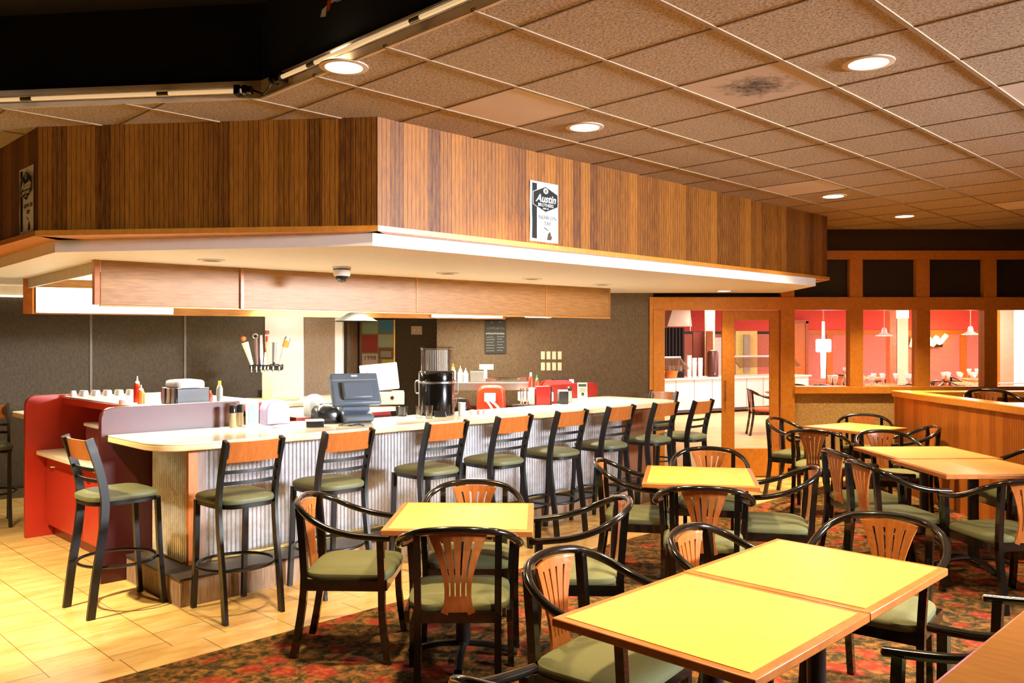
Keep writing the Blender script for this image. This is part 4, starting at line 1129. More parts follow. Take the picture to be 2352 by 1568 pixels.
# bulletin board in the recess
def rp(px): return (px-1176)/1940.0*11.58
def rz(py): return H+(784-py)/1940.0*11.58
t = thing('bulletin_board', 'brown bulletin board in the recess covered with coloured notices', 'board', (rp(866), 11.598, rz(878)), 0)
x0 = rp(866)
mb = MB(); mb.box(rp(826)-x0, rp(907)-x0, -.02, 0, 0, rz(734)-rz(878)); obj('cork_panel', mb, wood('brown_panel', (.20,.11,.06), (.27,.16,.09), (6,6,1)), t)
mb = MB(); mb.box(rp(905)-x0, rp(908)-x0, -.04, 0, 0, rz(734)-rz(878)); obj('side_frame', mb, M['brass'], t)
notices = [((832,868),(735,766),(.30,.42,.25),'pale green notice'), ((832,867),(770,808),(.30,.04,.03),'dark red notice'), ((832,868),(812,845),(.66,.55,.44),'cream calendar sheet'), ((871,903),(735,764),(.05,.22,.36),'blue notice'), ((869,903),(768,797),(.36,.44,.30),'grey green notice'), ((870,902),(800,824),(.16,.09,.05),'brown framed notice'), ((877,906),(825,872),(.50,.46,.07),'yellow notice')]
for k, ((a, b), (c, d_), col, lb) in enumerate(notices):
    mb = MB(); mb.box(rp(a)-x0, rp(b)-x0, -.026, -.021, rz(d_)-rz(878), rz(c)-rz(878))
    o = obj('notice', mb, plain('notice%d' % k, col, .7), t); o['label'] = lb
me = letter('lettering', '1998', .085, rp(850)-x0, rz(826)-rz(878), -.0265, M['ink'], t)
mb = MB(); mb.box(rp(874)-x0, rp(899)-x0, -.029, -.026, rz(820)-rz(878), rz(806)-rz(878)); obj('notice_inset', mb, plain('grey_inset', (.30,.31,.24), .6), t)
# ================================================================ BAR STOOLS
def make_stool(label):
    t = thing('bar_stool', label, 'bar stool', (0,0,0), 0, 'black ladder-back bar stools with green seats')
    out = round_poly([(-.205, .20, .6), (-.205, -.10, 0), (-.15, -.20, 0), (0, -.235, 0), (.15, -.20, 0), (.205, -.10, 0), (.205, .20, .6)], .07, 6)
    # smooth rear curve
    out = [(.205*math.copysign(min(1, abs(math.cos(a))**.55), math.cos(a)), (.205 if math.sin(a) > 0 else .235)*math.copysign(abs(math.sin(a))**(.42 if math.sin(a) > 0 else .8), math.sin(a))-.005) for a in [2*math.pi*k/40 for k in range(40)]]
    mb = MB(); mb.cushion(out, .695, .735, .02); obj('seat', mb, M['green_vinyl'], t)
    mb = MB(); mb.prism([(p[0]*.96, p[1]*.96) for p in out], .672, .696); obj('seat_frame', mb, M['black_metal'], t)
    for s in (-1, 1):
        mb = MB(); mb.bar4([(s*.17, .215, 0), (s*.165, .19, .35), (s*.165, .175, .69)], .015, .015, 3); obj('leg', mb, M['black_metal'], t)
        mb = MB(); mb.bar4([(s*.185, -.245, 0), (s*.185, -.215, .25), (s*.185, -.175, .50), (s*.185, -.16, .70), (s*.185, -.19, .88), (s*.185, -.255, 1.09)], .011, .024, 4); obj('rear_post', mb, M['black_metal'], t)
        mb = MB(); mb.lathe([(0,-.007),(.036,-.007),(.036,.007),(0,.007)], n=20, M=Matrix.Translation((s*.163, -.238, 1.025)) @ Matrix.Rotation(R(103),4,'X') @ Matrix.Diagonal((.8,1.25,1,1))); obj('bracket', mb, M['black_metal'], t)
    def slat(z, h, y, dep, th):
        mb = MB(); lo = []; 
        k = 12
        rows = []
        for i in range(k+1):
            x = -.185 + .37*i/k; yy = y - dep*(1-(x/.185)**2)
            rows.append([mb.bm.verts.new((x, yy-th/2, z)), mb.bm.verts.new((x, yy+th/2, z)), mb.bm.verts.new((x, yy+th/2-(.0 if h < .05 else .028)*1, z+h)), mb.bm.verts.new((x, yy-th/2-(.0 if h < .05 else .028), z+h))])
        for a, b in zip(rows[:-1], rows[1:]):
            for j in range(4): mb.face([a[j], a[(j+1)%4], b[(j+1)%4], b[j]])
        mb.face(rows[0]); mb.face(rows[-1][::-1])
        return mb
    obj('back_panel', slat(.955, .125, -.215, .03, .014), M['chair_wood'], t)
    obj('back_slat', slat(.885, .022, -.195, .03, .008), M['black_metal'], t)
    obj('back_slat', slat(.815, .022, -.178, .03, .008), M['black_metal'], t)
    mb = MB(); mb.tube([(.235*math.cos(a*math.pi/16), .23*math.sin(a*math.pi/16)-.01, .30) for a in range(32)], .010, n=8, smooth=1, closed=True); obj('foot_ring', mb, M['black_metal'], t)
    return t
def face(fx, fy): return math.atan2(-fx, fy)
vr = 4.98
F45 = R(45)   # facing +v
stools = [
    (*bar(2.52, 4.98), F45, 'green seated bar stool at the corrugated bar corner, second from the left'),
    (*bar(3.20, 4.98), F45, 'bar stool third from the left, behind the armchair at the near single table'),
    (*bar(4.06, 4.98), F45, 'fourth bar stool from the left, just left above the near single table'),
    (*bar(4.77, 4.99), F45, 'fifth bar stool from the left, below the drum dispenser and shelf'),
    (*bar(5.48, 5.00), F45, 'sixth bar stool from the left, right of the middle of the bar front'),
    (*bar(6.19, 5.02), F45, 'seventh bar stool from the left, partly behind the middle table armchair'),
    (*bar(6.87, 5.00), F45, 'eighth bar stool from the left, last against the bar front before the end'),
    (*bar(7.36, 4.90), R(50), 'bar stool standing free by the doorway, rightmost of all stools'),
    (*bar(8.18, 5.86), R(135), 'bar stool at the right end of the bar, its back against the doorway light'),
]
st0 = make_stool('single bar stool at the left end of the bar facing along it, seat brightly lit')
st0.location = (-2.515, 5.40, 0); st0.rotation_euler = (0, 0, R(-42))
for (x, y, r_, lb) in stools: dup(st0, (x, y, 0), r_, lb)
dup(st0, (-4.80, 7.72, 0), R(-145), 'bar stool cut off by the left frame edge behind the red partition')
dup(st0, (*bar(5.35, 9.25), 0), R(-135), 'bar stool beyond the island, only its back seen by the white panel')

# ================================================================ ARMCHAIRS
def make_chair(label, seatm, name='dining_armchair'):
    t = thing(name, label, 'armchair', (0,0,0), 0, 'black bentwood armchairs with fan backs')
    half = [(.262, .235, .655), (.275, .15, .662), (.29, .03, .678), (.292, -.09, .712), (.262, -.195, .762), (.185, -.268, .803), (.09, -.298, .818), (0, -.305, .822)]
    path = half + [(-x, y, z) for x, y, z in half[-2::-1]]
    mb = MB(); mb.tube(path, .0175, n=12, smooth=5); obj('arm_rail', mb, M['gloss_black'], t)
    for s in (-1, 1):
        mb = MB(); mb.lathe([(0,0),(.0165,0),(.012,.006),(0,.008)], n=14, M=Matrix.Translation((s*.262,.235,.655)) @ Matrix.Rotation(R(-90),4,'X')); obj('arm_tip', mb, M['chair_wood'], t)
        mb = MB(); mb.bar4([(s*.255,.225,0),(s*.25,.195,.22),(s*.25,.19,.44),(s*.262,.185,.652)], .016, .018, 3); obj('leg', mb, M['gloss_black'], t)
        mb = MB(); mb.bar4([(s*.185,-.295,0),(s*.185,-.255,.22),(s*.185,-.235,.44),(s*.188,-.262,.797)], .016, .019, 3); obj('leg', mb, M['gloss_black'], t)
    out = [(.245*math.copysign(abs(math.cos(a))**.35, math.cos(a))*(1.0+.06*math.sin(a)), .235*math.copysign(abs(math.sin(a))**.35, math.sin(a))+.0) for a in [2*math.pi*k/44 for k in range(44)]]
    mb = MB(); mb.cushion(out, .425, .468, .026); obj('seat', mb, seatm, t)
    mb = MB()
    mb.box(-.235,.235,.19,.215,.375,.43); mb.box(-.19,.19,-.235,-.215,.375,.43)
    mb.box(-.25,-.225,-.22,.2,.375,.43); mb.box(.225,.25,-.22,.2,.375,.43)
    obj('seat_frame', mb, M['gloss_black'], t)
    # fan shaped splat with four slits and a notch at the foot
    zs = [.385, .40, .425, .45, .475, .50, .54, .58, .62, .66, .70, .735, .765, .79, .805]
    def hw(z):
        pts = [(.385,.098),(.42,.082),(.46,.066),(.52,.060),(.58,.066),(.66,.086),(.735,.112),(.775,.130),(.805,.138)]
        for (a, wa), (b, wb) in zip(pts[:-1], pts[1:]):
            if z <= b: return wa + (wb-wa)*(z-a)/(b-a)
        return pts[-1][1]
    cols = []
    for k in range(5):
        cols += [k*.2+.025, k*.2+.175]
    cols[0] = 0; cols[-1] = 1
    mb = MB(); grid = []
    for z in zs:
        w_ = hw(z); row = []
        for c in cols:
            x = (c*2-1)*w_
            tt = (z-.385)/.42
            y = -.232 - .062*tt + .9*x*x*(.4+tt)
            row.append(mb.bm.verts.new((x, y, z - (0 if z < .8 else 1.2*x*x*.6))))
        grid.append(row)
    for i in range(len(zs)-1):
        zm = (zs[i]+zs[i+1])/2
        for j in range(9):
            if j % 2 == 1 and .50 < zm < .775: continue
            if zm < .425 and 2 <= j <= 6: continue
            mb.face([grid[i][j], grid[i][j+1], grid[i+1][j+1], grid[i+1][j]])
    bmesh.ops.recalc_face_normals(mb.bm, faces=mb.bm.faces)
    bmesh.ops.solidify(mb.bm, geom=mb.bm.faces[:], thickness=.012)
    o = obj('back_splat', mb, M['chair_wood'], t, smooth=False)
    return t
ch0 = make_chair('armchair at the near single table with its fan back turned to the camera', M['green'])
def fz(fx, fy): return face(fx, fy)
ch0.location = (-.255, 4.15, 0); ch0.rotation_euler = (0, 0, fz(-.02, 1))
T1 = 'near single table'
chairs = [
    (-.86, 4.665, (1, -.04), 'armchair on the left side of the near single table, in front of the stools'),
    (.33, 4.58, (-1, .02), 'armchair on the right side of the near single table, rail curving up to the right'),
    (-.23, 4.87, (0, -1), 'armchair behind the near single table, its fan top showing above it'),
    (1.185, 5.23, (.2, .98), 'armchair with its back to the camera at the middle single table'),
    (.90, 6.02, (.98, -.2), 'armchair on the left side of the middle single table, by the bar stools'),
    (1.76, 5.74, (-.98, .2), 'armchair on the right side of the middle single table, pale seat lit'),
    (1.52, 6.49, (-.2, -.98), 'armchair behind the middle single table, in front of the doorway'),
    (.385, 3.25, (.80, -.60), 'foreground armchair left of the joined tables, green seat in view'),
    (1.02, 3.69, (.80, -.60), 'armchair left of the rear joined table, only its upper back seen'),
    (1.68, 3.93, (-.62, -.78), 'armchair at the far end of the joined foreground tables, wide fan back'),
    (1.85, 3.03, (-.66, .75), 'armchair at lower right facing the joined tables, two arm tips and seat in view'),
    (1.20, 2.45, (-.68, .73), 'armchair in the bottom right corner with only one long arm rail in view'),
    (.17, 2.31, (.52, .85), 'armchair cut by the bottom edge, only an arm tip showing'),
    (2.74, 6.02, (.96, .1), 'armchair at left side of the long right table, nearer one with lit green seat'),
    (2.80, 6.66, (.96, .1), 'armchair at left side of the long right table, farther one'),
    (3.52, 7.80, (0, -1), 'armchair at the far end of the long right table, fan top above the tabletop'),
    (3.18, 5.50, (-.12, .99), 'armchair at the near end of the long right table, at the right frame edge'),
    (4.02, 6.75, (-1, 0), 'armchair between the long right table and the half wall'),
    (3.98, 8.55, (-.9, .2), 'armchair side on against the slatted half wall near the far table'),
    (3.12, 9.22, (.72, -.60), 'armchair left of the far small table beside the orange door post'),
    (3.05, 8.38, (.55, .83), 'armchair in front of the far small table, dark fan back toward the camera'),
    (4.02, 9.62, (-.35, -.94), 'armchair behind the far small table against the tan wainscot'),
]
for (x, y, f, lb) in chairs: dup(ch0, (x, y, 0), fz(*f), lb)

# ================================================================ TABLES
def make_table(name, label, sx, sy, lam, loc, rot, base=True, z=0, group=None):
    t = thing(name, label, 'table', (loc[0], loc[1], z), rot, group)
    mb = MB(); mb.box(-sx/2, sx/2, -sy/2, sy/2, .718, .748); obj('tabletop', mb, M['edge_wood'], t, bevel=.004)
    e = .032
    mb = MB(); mb.box(-sx/2+e, sx/2-e, -sy/2+e, sy/2-e, .7485, .750); obj('laminate_inlay', mb, lam, t, smooth=False)
    mb = MB(); mb.lathe([(.11,.70),(.11,.717),(0,.717)], n=20); mb.cyl((0,0), .038, .06, .70, 20); obj('column', mb, M['black_metal'], t)
    for k in range(4):
        a = k*math.pi/2
        Mx = Matrix.Rotation(a, 4, 'Z')
        mb = MB(); mb.tube([(.02,0,.07),(.15,0,.06),(.29,0,.022)], .022, n=8, sx=.8); 
        bmesh.ops.transform(mb.bm, matrix=Mx, verts=mb.bm.verts); obj('base_foot', mb, M['black_metal'], t)
    return t
GT = 'square pedestal tables with yellow tops'
make_table('dining_table', 'single square table with pale yellow top, nearest the bar stools', .755, .73, M['laminate'], (-.262, 4.525), R(-1.8), group=GT)
make_table('dining_table', 'single square table with yellow top in the middle, before the doorway', .755, .83, M['laminate'], (1.305, 5.885), R(-11.5), group=GT)
make_table('dining_table', 'front one of the two joined foreground tables, large yellow top', .752, .795, M['laminate'], (.681, 2.875), R(-44.5), group=GT)
make_table('dining_table', 'rear one of the two joined foreground tables, reaching to the right', .755, .80, M['laminate'], (1.244, 3.452), R(-44.5), group=GT)
make_table('dining_table', 'small square table farthest away, before the tan wainscot', .78, .74, M['laminate'], (3.74, 9.22), R(33), group=GT)
make_table('dining_table', 'near half of the long orange-tan table at right', .86, .80, M['laminate2'], (3.44, 6.30), R(2), group=GT)
make_table('dining_table', 'far half of the long orange-tan table at right', .86, .80, M['laminate2'], (3.47, 7.11), R(2), group=GT)

# ================================================================ HALF WALLS
def half_wall(name, p, q, z, label_, th=.14, capw=.20, side=-1, capm='oak_cap'):
    L = math.hypot(q[0]-p[0], q[1]-p[1]); a = math.atan2(q[1]-p[1], q[0]-p[0])
    w = MB(); w.box(0, L, 0, th*side, 0, z-.045)
    struct(name, w, M['oak_bead2'], loc=(p[0], p[1], 0), rotz=a)
    w = MB(); w.box(-.035, L+.035, .035*-side, (capw-.035)*side, z-.07, z)
    struct('trim_half_wall_cap', w, M[capm], loc=(p[0], p[1], 0), rotz=a, bevel=.008)
half_wall('wall_half_right', (4.39, 9.66), (4.39, 4.6), 1.12, '', side=1)
half_wall('wall_half_far', (4.46, 9.52), (7.4, 9.52), 1.118, '', side=1)
w = MB(); w.box(4.375, 4.55, 9.645, 9.675, 0, 1.05); struct('trim_half_wall_end', w, M['oak_trim'])
a = bar(1.0, .46); b = bar(2.75, .46)
half_wall('wall_half_near', (b[0], b[1]), (a[0], a[1]), 1.12, '', side=1, th=.16, capw=.26)
# raised floor behind the half wall
w = MB(); w.box(4.55, XR, 4.6, 9.38, 0, .33); struct('floor_platform', w, M['carpet'])
dup(ch0, (5.15, 8.92, .33), fz(-.05, -1), 'armchair on the raised floor behind the half wall, only its top rail seen')
dup(ch0, (5.72, 8.35, .33), fz(-1, .1), 'armchair at the right frame edge behind the half wall')
tt = make_table('dining_table', 'pale topped table on the raised floor behind the half wall', 1.0, .8, M['laminate2'], (5.12, 7.95), R(0), z=.33)

# ================================================================ ROOM BEYOND THE GLASS
Y2 = 25.0
YG = YB+.15
w = MB(); w.prism([(-.8, YG), (17, YG), (17, Y2), (-.8, Y2)], -.08, 0); struct('floor_far_room', w, M['floor_far'])
w = MB(); w.prism([(-.8, YG), (17, YG), (17, Y2), (-.8, Y2)], 2.62, 2.7); struct('ceiling_far_room', w, M['beige'])
M['red_wall'] = plain('red_wall_paint', (0.80,0.12,0.11), .7)
M['pink_wall'] = m_wallpaper('rose_wallpaper', (.60,.24,.20), (.72,.33,.28), 40)
w = MB(); w.box(-.8, 17, Y2, Y2+.15, 1.98, 2.7); struct('wall_far_upper', w, M['red_wall'])
w = MB(); w.box(-.8, 17, Y2+.02, Y2+.15, 0, 1.9); struct('wall_far_lower', w, M['pink_wall'])
w = MB(); w.box(8.2, 17, Y2-.03, Y2+.02, 1.89, 2.02); struct('trim_far_rail', w, M['oak_trim'])
for x in (9.4, 11.2, 13.35, 15.5):
    w = MB(); w.box(x-.09, x+.09, Y2-.02, Y2+.02, 0, 1.89); struct('trim_far_stile', w, M['oak_trim'])
w = MB(); w.box(16.95, 17.1, YG, Y2, 0, 2.7); struct('wall_far_right', w, M['pink_wall'])
w = MB(); w.box(-.95, -.8, 11.7, Y2, 0, 2.7); struct('wall_far_left', w, M['red_wall'])
def fx_(px, Y): return (px-1176)/1940.0*Y
def fz_(py, Y): return H+(784-py)/1940.0*Y
# orange door at the far wall
Yd = 24.6
t = thing('wooden_door', 'orange wooden door on the far red wall seen through the first window', 'door', (fx_(1840, Yd), Yd+.3, 0))
x0 = fx_(1840, Yd)
mb = MB(); mb.box(fx_(1800,Yd)-x0, fx_(1857,Yd)-x0, -.05, 0, 0, fz_(742,Yd)); obj('leaf', mb, M['oak_trim'], t)
mb = MB(); mb.box(fx_(1857,Yd)-x0, fx_(1863,Yd)-x0, -.08, 0, 0, fz_(737,Yd)); mb.box(fx_(1800,Yd)-x0, fx_(1863,Yd)-x0, -.08, 0, fz_(742,Yd), fz_(734,Yd)); obj('door_frame', mb, M['edge_wood'], t)
# pillar, lit
t = thing('lit_column', 'square cream column glowing at the top, seen through the second window', 'column', (fx_(2068, 19), 19, 0))
mb = MB(); mb.box(-.12,.12,-.12,.12,0,2.2); obj('shaft', mb, M['cream_col'], t)
mb = MB(); mb.box(-.13,.13,-.13,.13,2.2,2.45); obj('capital', mb, emis('warm_capital', (1,.85,.5), 3), t)
mb = MB(); mb.box(-.28,-.135,-.10,.10,0,2.6); obj('side_board', mb, M['edge_wood'], t)
# pink neon drink sign
t = thing('neon_sign', 'glowing pink and white neon sign with a tall lit tube through the first window', 'sign', (fx_(1891, 18.5), 18.5, 0))
mb = MB(); mb.box(-.16,.16,-.05,.03,fz_(808,18.5),fz_(779,18.5)); obj('light_box', mb, emis('pink_box', (1,.62,.95), 9), t, bevel=.02)
mb = MB(); mb.lathe([(0,fz_(868,18.5)),(.045,fz_(868,18.5)),(.06,fz_(810,18.5)),(0,fz_(810,18.5))], n=20); obj('lit_glass_tube', mb, emis('white_tube', (1,.9,.92), 6), t)
mb = MB(); mb.lathe([(0,fz_(779,18.5)),(.032,fz_(779,18.5)),(.030,fz_(738,18.5)),(0,fz_(738,18.5))], n=16); obj('upper_tube', mb, emis('peach_tube', (1,.62,.40), 2.5), t)
mb = MB(); mb.box(-.012,.012,-.012,.012,fz_(738,18.5),2.62); obj('rod', mb, M['edge_wood'], t)
l = bpy.data.lights.new('lamp', 'POINT'); l.energy = 90; l.color = (1,.30,.75); l.shadow_soft_size = .15
lo = bpy.data.objects.new('lamp', l); COL.objects.link(lo); lo.parent = t; lo.location = (0,-.3,fz_(793,18.5))
# orange neon on the far wall
t = thing('neon_sign', 'orange yellow neon script sign on the far wall behind the window post', 'sign', (fx_(2135, 24.7), 24.75, fz_(785, 24.7)))
neon = emis('orange_neon', (1,.55,.08), 14)
mb = MB(); mb.tube([(-.5,0,-.15),(-.42,0,.12),(-.33,0,-.1),(-.22,0,.15),(-.12,0,-.12),(0,0,.1),(.12,0,-.08),(.22,0,.13),(.32,0,-.02),(.45,0,.12),(.52,0,.2)], .065, n=8); obj('neon_tube', mb, neon, t)
mb = MB(); mb.box(-.50,.45,.08,.12,-.15,.15); obj('backplate', mb, M['black'], t)
# pendants
def pendant(px, py, Y, label):
    x = fx_(px, Y); z = fz_(py, Y)
    t = thing('pendant_lamp', label, 'lamp', (x, Y, z), 0, 'white bell pendants in the far room')
    mb = MB(); mb.lathe([(.17,0),(.168,.006),(.10,.035),(.055,.07),(.05,.13),(.03,.17),(0,.175)], n=28); obj('lamp_shade', mb, M['white_plastic'], t)
    mb = MB(); mb.tube([(0,0,.17),(0,0,2.62-z)], .008, n=6, smooth=1); obj('cord', mb, M['beige'], t)
    l = bpy.data.lights.new('lamp', 'POINT'); l.energy = 30; l.color = (1,.75,.55); l.shadow_soft_size = .05
    lo = bpy.data.objects.new('lamp', l); COL.objects.link(lo); lo.parent = t; lo.location = (0,0,-.05)
pendant(2031, 771, 17.5, 'white bell pendant lamp seen through the second window')
pendant(2229, 768, 17.5, 'white bell pendant lamp seen through the third window')
# bright window far right
w = MB(); w.box(fx_(2318,16), fx_(2520,16), 16.0, 16.02, fz_(890,16), 2.5); struct('window_far', w, emis('daylight_pane', (1,.97,.92), 5))
w = MB(); w.box(fx_(2296,16)-.05, fx_(2322,16), 15.9, 16.1, 0, 2.6); struct('wall_far_pier', w, M['beige'])
w = MB(); w.box(fx_(2294,16)-.18, fx_(2296,16)-.05, 15.9, 16.0, 0, 2.6); struct('trim_far_pier', w, M['oak_trim'])
t = thing('door_closer_rod', 'pale double rail across the pier seen through the fourth window', 'rail', (fx_(2315,15), 15, fz_(880,15)))
for k in (0, -.055):
    mb = MB(); mb.tube([(-.17,0,k),(.3,0,k)], .012, n=8, smooth=1); obj('rail_bar', mb, M['white_plastic'], t)
# tables with napkin-filled glasses, far room
glass_proto = None
def far_table(x, y, label, nx=3):
    t = thing('banquet_table', label, 'table', (x, y, 0), 0, 'set tables in the far room')
    mb = MB(); mb.cyl((0,0), .55, .725, .75, 28); obj('tabletop', mb, M['laminate2'], t)
    mb = MB(); mb.cyl((0,0), .04, .0, .725, 12); obj('column', mb, M['black_metal'], t)
    mb = MB(); mb.cyl((0,0), .25, .0, .03, 20); obj('base', mb, M['black_metal'], t)
def napkin_glass(x, y, z=.75):
    global glass_proto
    if glass_proto is None:
        t = thing('napkin_glass', 'wine glass holding a folded white napkin on a far room table', 'glass', (x, y, z), 0, 'napkin glasses on the far room tables')
        mb = MB(); mb.lathe([(0,0),(.035,0),(.035,.004),(.006,.01),(.006,.07),(.035,.10),(.04,.14),(.034,.18)], n=14); obj('bowl', mb, M['clear'], t)
        mb = MB(); mb.lathe([(0,.08),(.03,.11),(.045,.18),(.06,.23),(.03,.235),(0,.20)], n=7); obj('napkin', mb, M['paper'], t)
        glass_proto = t
    else:
        dup(glass_proto, (x, y, z), random.uniform(0, 3), glass_proto['label'])
random.seed(5)
ft = [(6.95, 17.3, 'first from left'), (8.2, 18.2, 'second from left'), (10.15, 19.0, 'third from left'), (11.9, 21.2, 'fourth from left'), (9.2, 22.3, 'rear left'), (12.3, 18.6, 'at far right')]
far_chair = None
for k, (x, y, nm) in enumerate(ft):
    far_table(x, y, 'round set table in the far room, %s through the windows' % nm)
    for j in range(9 if k != 4 else 4):
        a = j*math.pi/4.5 + .3*k
        napkin_glass(x + .40*math.cos(a), y + .40*math.sin(a))
    sides = [(-.72, 0), (.72, 0), (0, -.75)] if k % 2 else [(.5, -.55), (-.6, -.45)]
    for j, (dx, dy) in enumerate(sides):
        dup(ch0, (x+dx, y+dy, 0), fz(-dx, -dy), 'far room armchair %s of the round set table that is %s' % (['at the left', 'at the right', 'in front'][j] if k % 2 else ['in front right', 'in front left'][j], nm), 'armchairs in the far room')
# buffet counter with sneeze guards
def gx(px, Y): return fx_(px, Y)
t = thing('buffet_counter', 'long white panelled buffet counter seen through the doorway', 'counter', (3.49, 19.0, 0), math.atan2(1.9, 3.3))
Lb = 4.6
mb = MB(); mb.box(-.6, Lb, 0, .8, .12, .80); obj('body', mb, M['white_plastic'], t)
mb = MB(); mb.box(-.65, Lb+.05, -.06, .86, .80, .84); obj('worktop', mb, M['white'], t, bevel=.01)
mb = MB(); mb.box(-.55, Lb, .05, .75, .05, .12); obj('kickboard', mb, M['grey_plastic'], t)
for k in range(9):
    mb = MB(); mb.box(-.3+.55*k, -.285+.55*k, -.006, .0, .14, .80); obj('panel_seam', mb, M['lightgrey'], t)
for k in range(3):
    mb = MB(); mb.lathe([(0,-.02),(.05,-.02),(.05,.02),(0,.02)], n=14, M=Matrix.Translation((.2+1.6*k,.08,.05)) @ Matrix.Rotation(R(90),4,'X')); obj('caster', mb, M['black'], t)
def guard(x0, x1, label):
    c, s = math.cos(math.atan2(1.9,3.3)), math.sin(math.atan2(1.9,3.3))
    g = thing('sneeze_guard', label, 'guard', (3.49+x0*c, 19.0+x0*s, .84), math.atan2(1.9,3.3), 'sneeze guards on the buffet')
    L = x1-x0
    mb = MB(); Mg = Matrix.Translation((0,.1,.35)) @ Matrix.Rotation(R(-50),4,'X'); mb.box(0,L,0,.01,-.2,.2,Mg); obj('glass_panel', mb, M['clear'], g)
    mb = MB(); mb.tube([(0,.26,.48),(L,.26,.48)], .018, n=8, smooth=1); obj('top_rail', mb, M['white_plastic'], g)
    for x in (.03, L-.03):
        mb = MB(); mb.tube([(x,.3,0),(x,.3,.2),(x,.26,.48),(x,-.02,.20)], .014, n=8, smooth=1); obj('post', mb, M['steel'], g)
guard(-.5, .62, 'clear sneeze guard at the left of the buffet')
guard(2.2, 4.3, 'clear sneeze guard behind the glass of the closed door')
cb, sb = math.cos(math.atan2(1.9,3.3)), math.sin(math.atan2(1.9,3.3))
def onb(u_, v_): return (3.49+u_*cb-v_*sb, 19.0+u_*sb+v_*cb)
cupst = None
for k, (u_, h_) in enumerate(((.78,.52),(.94,.46),(1.12,.46))):
    x, y = onb(u_, .15)
    mb = MB(); mb.lathe([(0,0),(.05,0),(.06,h_*.8),(.055,h_*.82),(.06,h_),(0,h_)], n=18)
    tag(obj('cup_stack', mb, M['paper'], None, (x, y, .84)), 'tall stack of pale paper cups on the buffet, %s of three' % ['left', 'middle', 'right'][k], 'cups', 'stacks of paper cups on the buffet')
for k, (u_, w_) in enumerate(((-.12,.15),(.24,.16))):
    x, y = onb(u_, .15)
    t = thing('serving_basket', 'round wicker basket on the buffet, %s' % ['left one by the jamb', 'right one beside the dark jars'][k], 'basket', (x, y, .84))
    mb = MB(); mb.lathe([(0,0),(w_*.8,0),(w_,.18),(w_-.02,.18),(w_*.7,.02),(0,.02)], n=24); obj('bowl', mb, M['orange_wood'], t)
x, y = onb(.56, .42)
t = thing('jar_caddy', 'dark wire caddy of jars on the buffet between basket and cups', 'caddy', (x, y, .84))
mb = MB(); mb.box(-.16,.22,-.12,.12,0,.16); obj('rack', mb, M['black'], t, bevel=.02)
for k in range(4):
    mb = MB(); mb.lathe([(0,.16),(.04,.16),(.04,.26),(.025,.28),(0,.28)], c=(-.1+.085*k,0,0), n=12); obj('jar', mb, M['lightgrey'], t)
x, y = onb(1.75, .4)
t = thing('coffee_urn', 'dark brown coffee urn on the buffet just left of the door post', 'urn', (x, y, .84))
mb = MB(); mb.lathe([(0,0),(.13,0),(.13,.55),(.10,.62),(0,.64)], n=24); obj('urn_body', mb, plain('urn_brown', (.09,.035,.02), .35), t)
mb = MB(); mb.tube([(0,-.13,.1),(0,-.19,.1),(0,-.19,.05)], .012); obj('spout', mb, M['chrome'], t)
# hood, lattice, back kitchen pieces beyond the buffet
t = thing('range_hood', 'white sloped range hood at the top left of the doorway view', 'hood', (fx_(1555,23), 23, fz_(750,23)))
mb = MB()
w0, w1 = fx_(1525,23)-fx_(1555,23), fx_(1580,23)-fx_(1555,23)
c8 = [(w0,-.5,0),(w1,-.5,0),(w1,.5,0),(w0,.5,0),(w0+.35,-.1,.9),(w1,-.1,.9),(w1,.5,.9),(w0+.35,.5,.9)]
v = [mb.bm.verts.new(p) for p in c8]
for q in ((3,2,1,0),(4,5,6,7),(0,1,5,4),(1,2,6,5),(2,3,7,6),(3,0,4,7)): mb.face([v[i] for i in q])
obj('hood_shell', mb, M['white'], t)
mb = MB(); mb.tube([(.25,-.52,.3),(.25,-.52,-.12)], .012, smooth=1); obj('pull_cord', mb, M['white_plastic'], t)
t = thing('lattice_screen', 'black lattice screen below the white hood', 'screen', (fx_(1550,22.5), 22.5, 0))
mb = MB(); mb.box(-.35,.25,0,.04,.0,fz_(752,22.5)); obj('backing', mb, M['void'], t)
for k in range(7):
    mb = MB(); mb.box(-.33+.09*k, -.315+.09*k, -.02, .0, .8, fz_(752,22.5)); obj('bar', mb, M['grey_plastic'], t)
w = MB(); w.box(fx_(1618,23), fx_(1640,23), 22.9, 23.0, 0, 2.62); struct('wall_far_partition', w, M['beige'])
w = MB(); w.box(fx_(1630,22)-.1, fx_(1640,22)-.05, 21.9, 22.0, 0, fz_(760,22)); struct('trim_far_partition', w, M['edge_wood'])
w = MB(); w.box(fx_(1590,23.2), fx_(1615,23.2), 23.1, 23.2, 0, fz_(762,23.2)); struct('door_4', w, wood('dark_red_door', (.12,.02,.01), (.2,.04,.02)))
w = MB(); w.box(fx_(1640,24), fx_(1668,24), 23.9, 24.0, .5, fz_(775,24)); struct('window_far_kitchen', w, plain('pale_blue_wall', (.55,.58,.66), .6))
w = MB(); w.box(fx_(1688,24), fx_(1737,24), 23.9, 24.0, 0, fz_(760,24)); struct('wall_far_yellow', w, plain('yellow_wall', (.80,.70,.28), .6))
w = MB(); w.box(fx_(1707,23.8), fx_(1721,23.8), 23.7, 23.8, .8, fz_(768,23.8)); struct('door_5', w, M['lightgrey'])
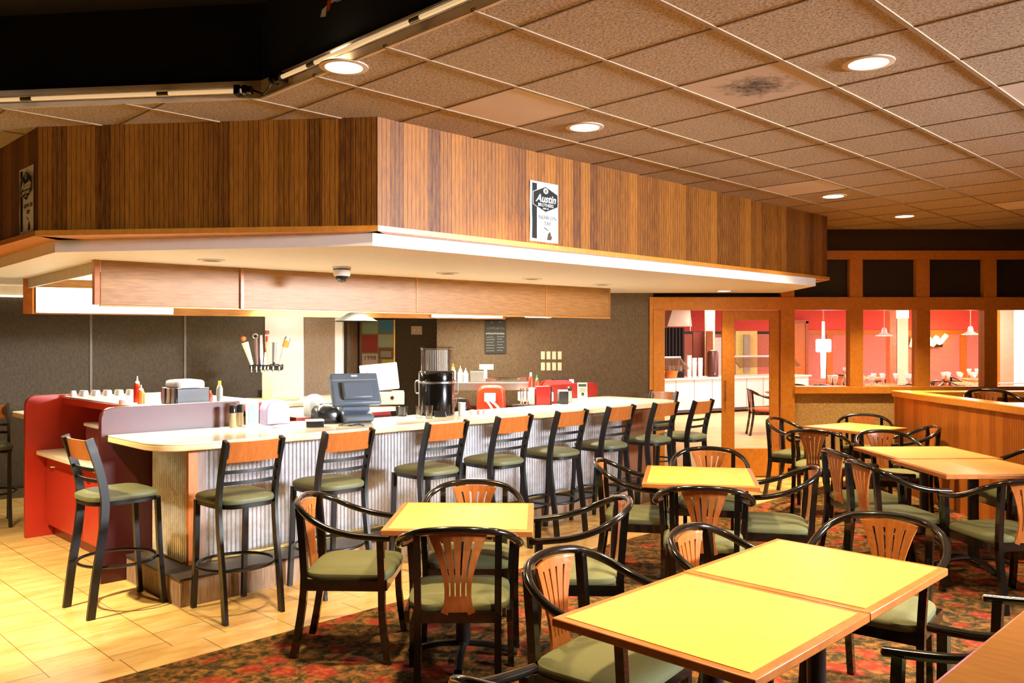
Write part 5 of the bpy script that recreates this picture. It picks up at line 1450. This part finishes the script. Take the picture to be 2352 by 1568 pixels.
# red-seated armchairs in the doorway view
t = dup(ch0, (4.55, 15.2, 0), fz(1, -.1), 'red seated armchair seen through the glass of the closed door', 'armchairs in the far room')
for c in t.children:
    if c.name.startswith('seat') and 'frame' not in c.name:
        c.data = c.data.copy(); c.data.materials.clear(); c.data.materials.append(M['red_seat'])
far_table(5.25, 15.6, 'small round table beside the red seated armchair beyond the door')
dup(ch0, (5.55, 16.6, 0), fz(-.3, -1), 'armchair behind the small round table beyond the closed door', 'armchairs in the far room')

def light(name, typ, loc, energy, col, rot=(0,0,0), **kw):
    l = bpy.data.lights.new(name, typ); l.energy = energy; l.color = col
    for k, v_ in kw.items(): setattr(l, k, v_)
    o = bpy.data.objects.new(name, l); COL.objects.link(o); o.location = loc; o.rotation_euler = rot
    return o
# added fill lamps for the far room, no fixtures modelled
for (x, y, e, c) in ((5.0, 14, 90, (1,.80,.52)), (4.6, 18, 90, (1,.85,.72)), (8.5, 15, 110, (1,.55,.50)), (9.5, 20.5, 260, (1,.50,.46)), (13, 21, 220, (1,.60,.54)), (5.5, 22.5, 45, (1,.80,.55)), (12.2, 17, 80, (1,.9,.85))):
    light('far_room_fill', 'AREA', (x, y, 2.58), e, c, size=.7)
# daylight from the windows in the right-hand wall
dl = light('window_daylight', 'AREA', (XR-.25, 2.3, 2.66), 300, (.92,.94,1.0), shape='RECTANGLE', size=1.8, size_y=.5, spread=R(75))
dl.rotation_euler = (Vector((-8.2, 2.9, -.75))).to_track_quat('-Z', 'Y').to_euler()
# added fill lamps without fixtures, brightening the bar and the staff side
light('bar_fill', 'AREA', (-2.0, 8.6, 2.22), 9, (1,.92,.74), size=.5)
light('bar_fill', 'AREA', (-.6, 9.2, 2.22), 5, (1,.90,.72), size=.5)
light('bar_fill', 'AREA', (-2.8, 10.0, 2.24), 4, (1,.93,.80), size=.4)

# world: faint warm ambient
wd = bpy.data.worlds.new('world'); sc.world = wd; wd.use_nodes = True
wd.node_tree.nodes['Background'].inputs[0].default_value = (1.0, .82, .6, 1); wd.node_tree.nodes['Background'].inputs[1].default_value = 0.05

# ================================================================ CAMERA
cam = bpy.data.cameras.new('camera'); cam.sensor_width = 36.0; cam.lens = 1940.0/2352*36; cam.clip_start = .05; cam.clip_end = 100
co = bpy.data.objects.new('camera', cam); COL.objects.link(co); co.location = (0, 0, H); co.rotation_euler = (R(90), 0, 0)
sc.camera = co
vs = sc.view_settings
vs.view_transform = 'Standard'; vs.look = 'None'; vs.gamma = 1.0; vs.use_curve_mapping = False; vs.exposure = 0.42
sc.cycles.max_bounces = 7; sc.cycles.diffuse_bounces = 3; sc.cycles.glossy_bounces = 3; sc.cycles.transparent_max_bounces = 8; sc.cycles.use_adaptive_sampling = True; sc.cycles.adaptive_threshold = 0.03; sc.cycles.sample_clamp_indirect = 6.0
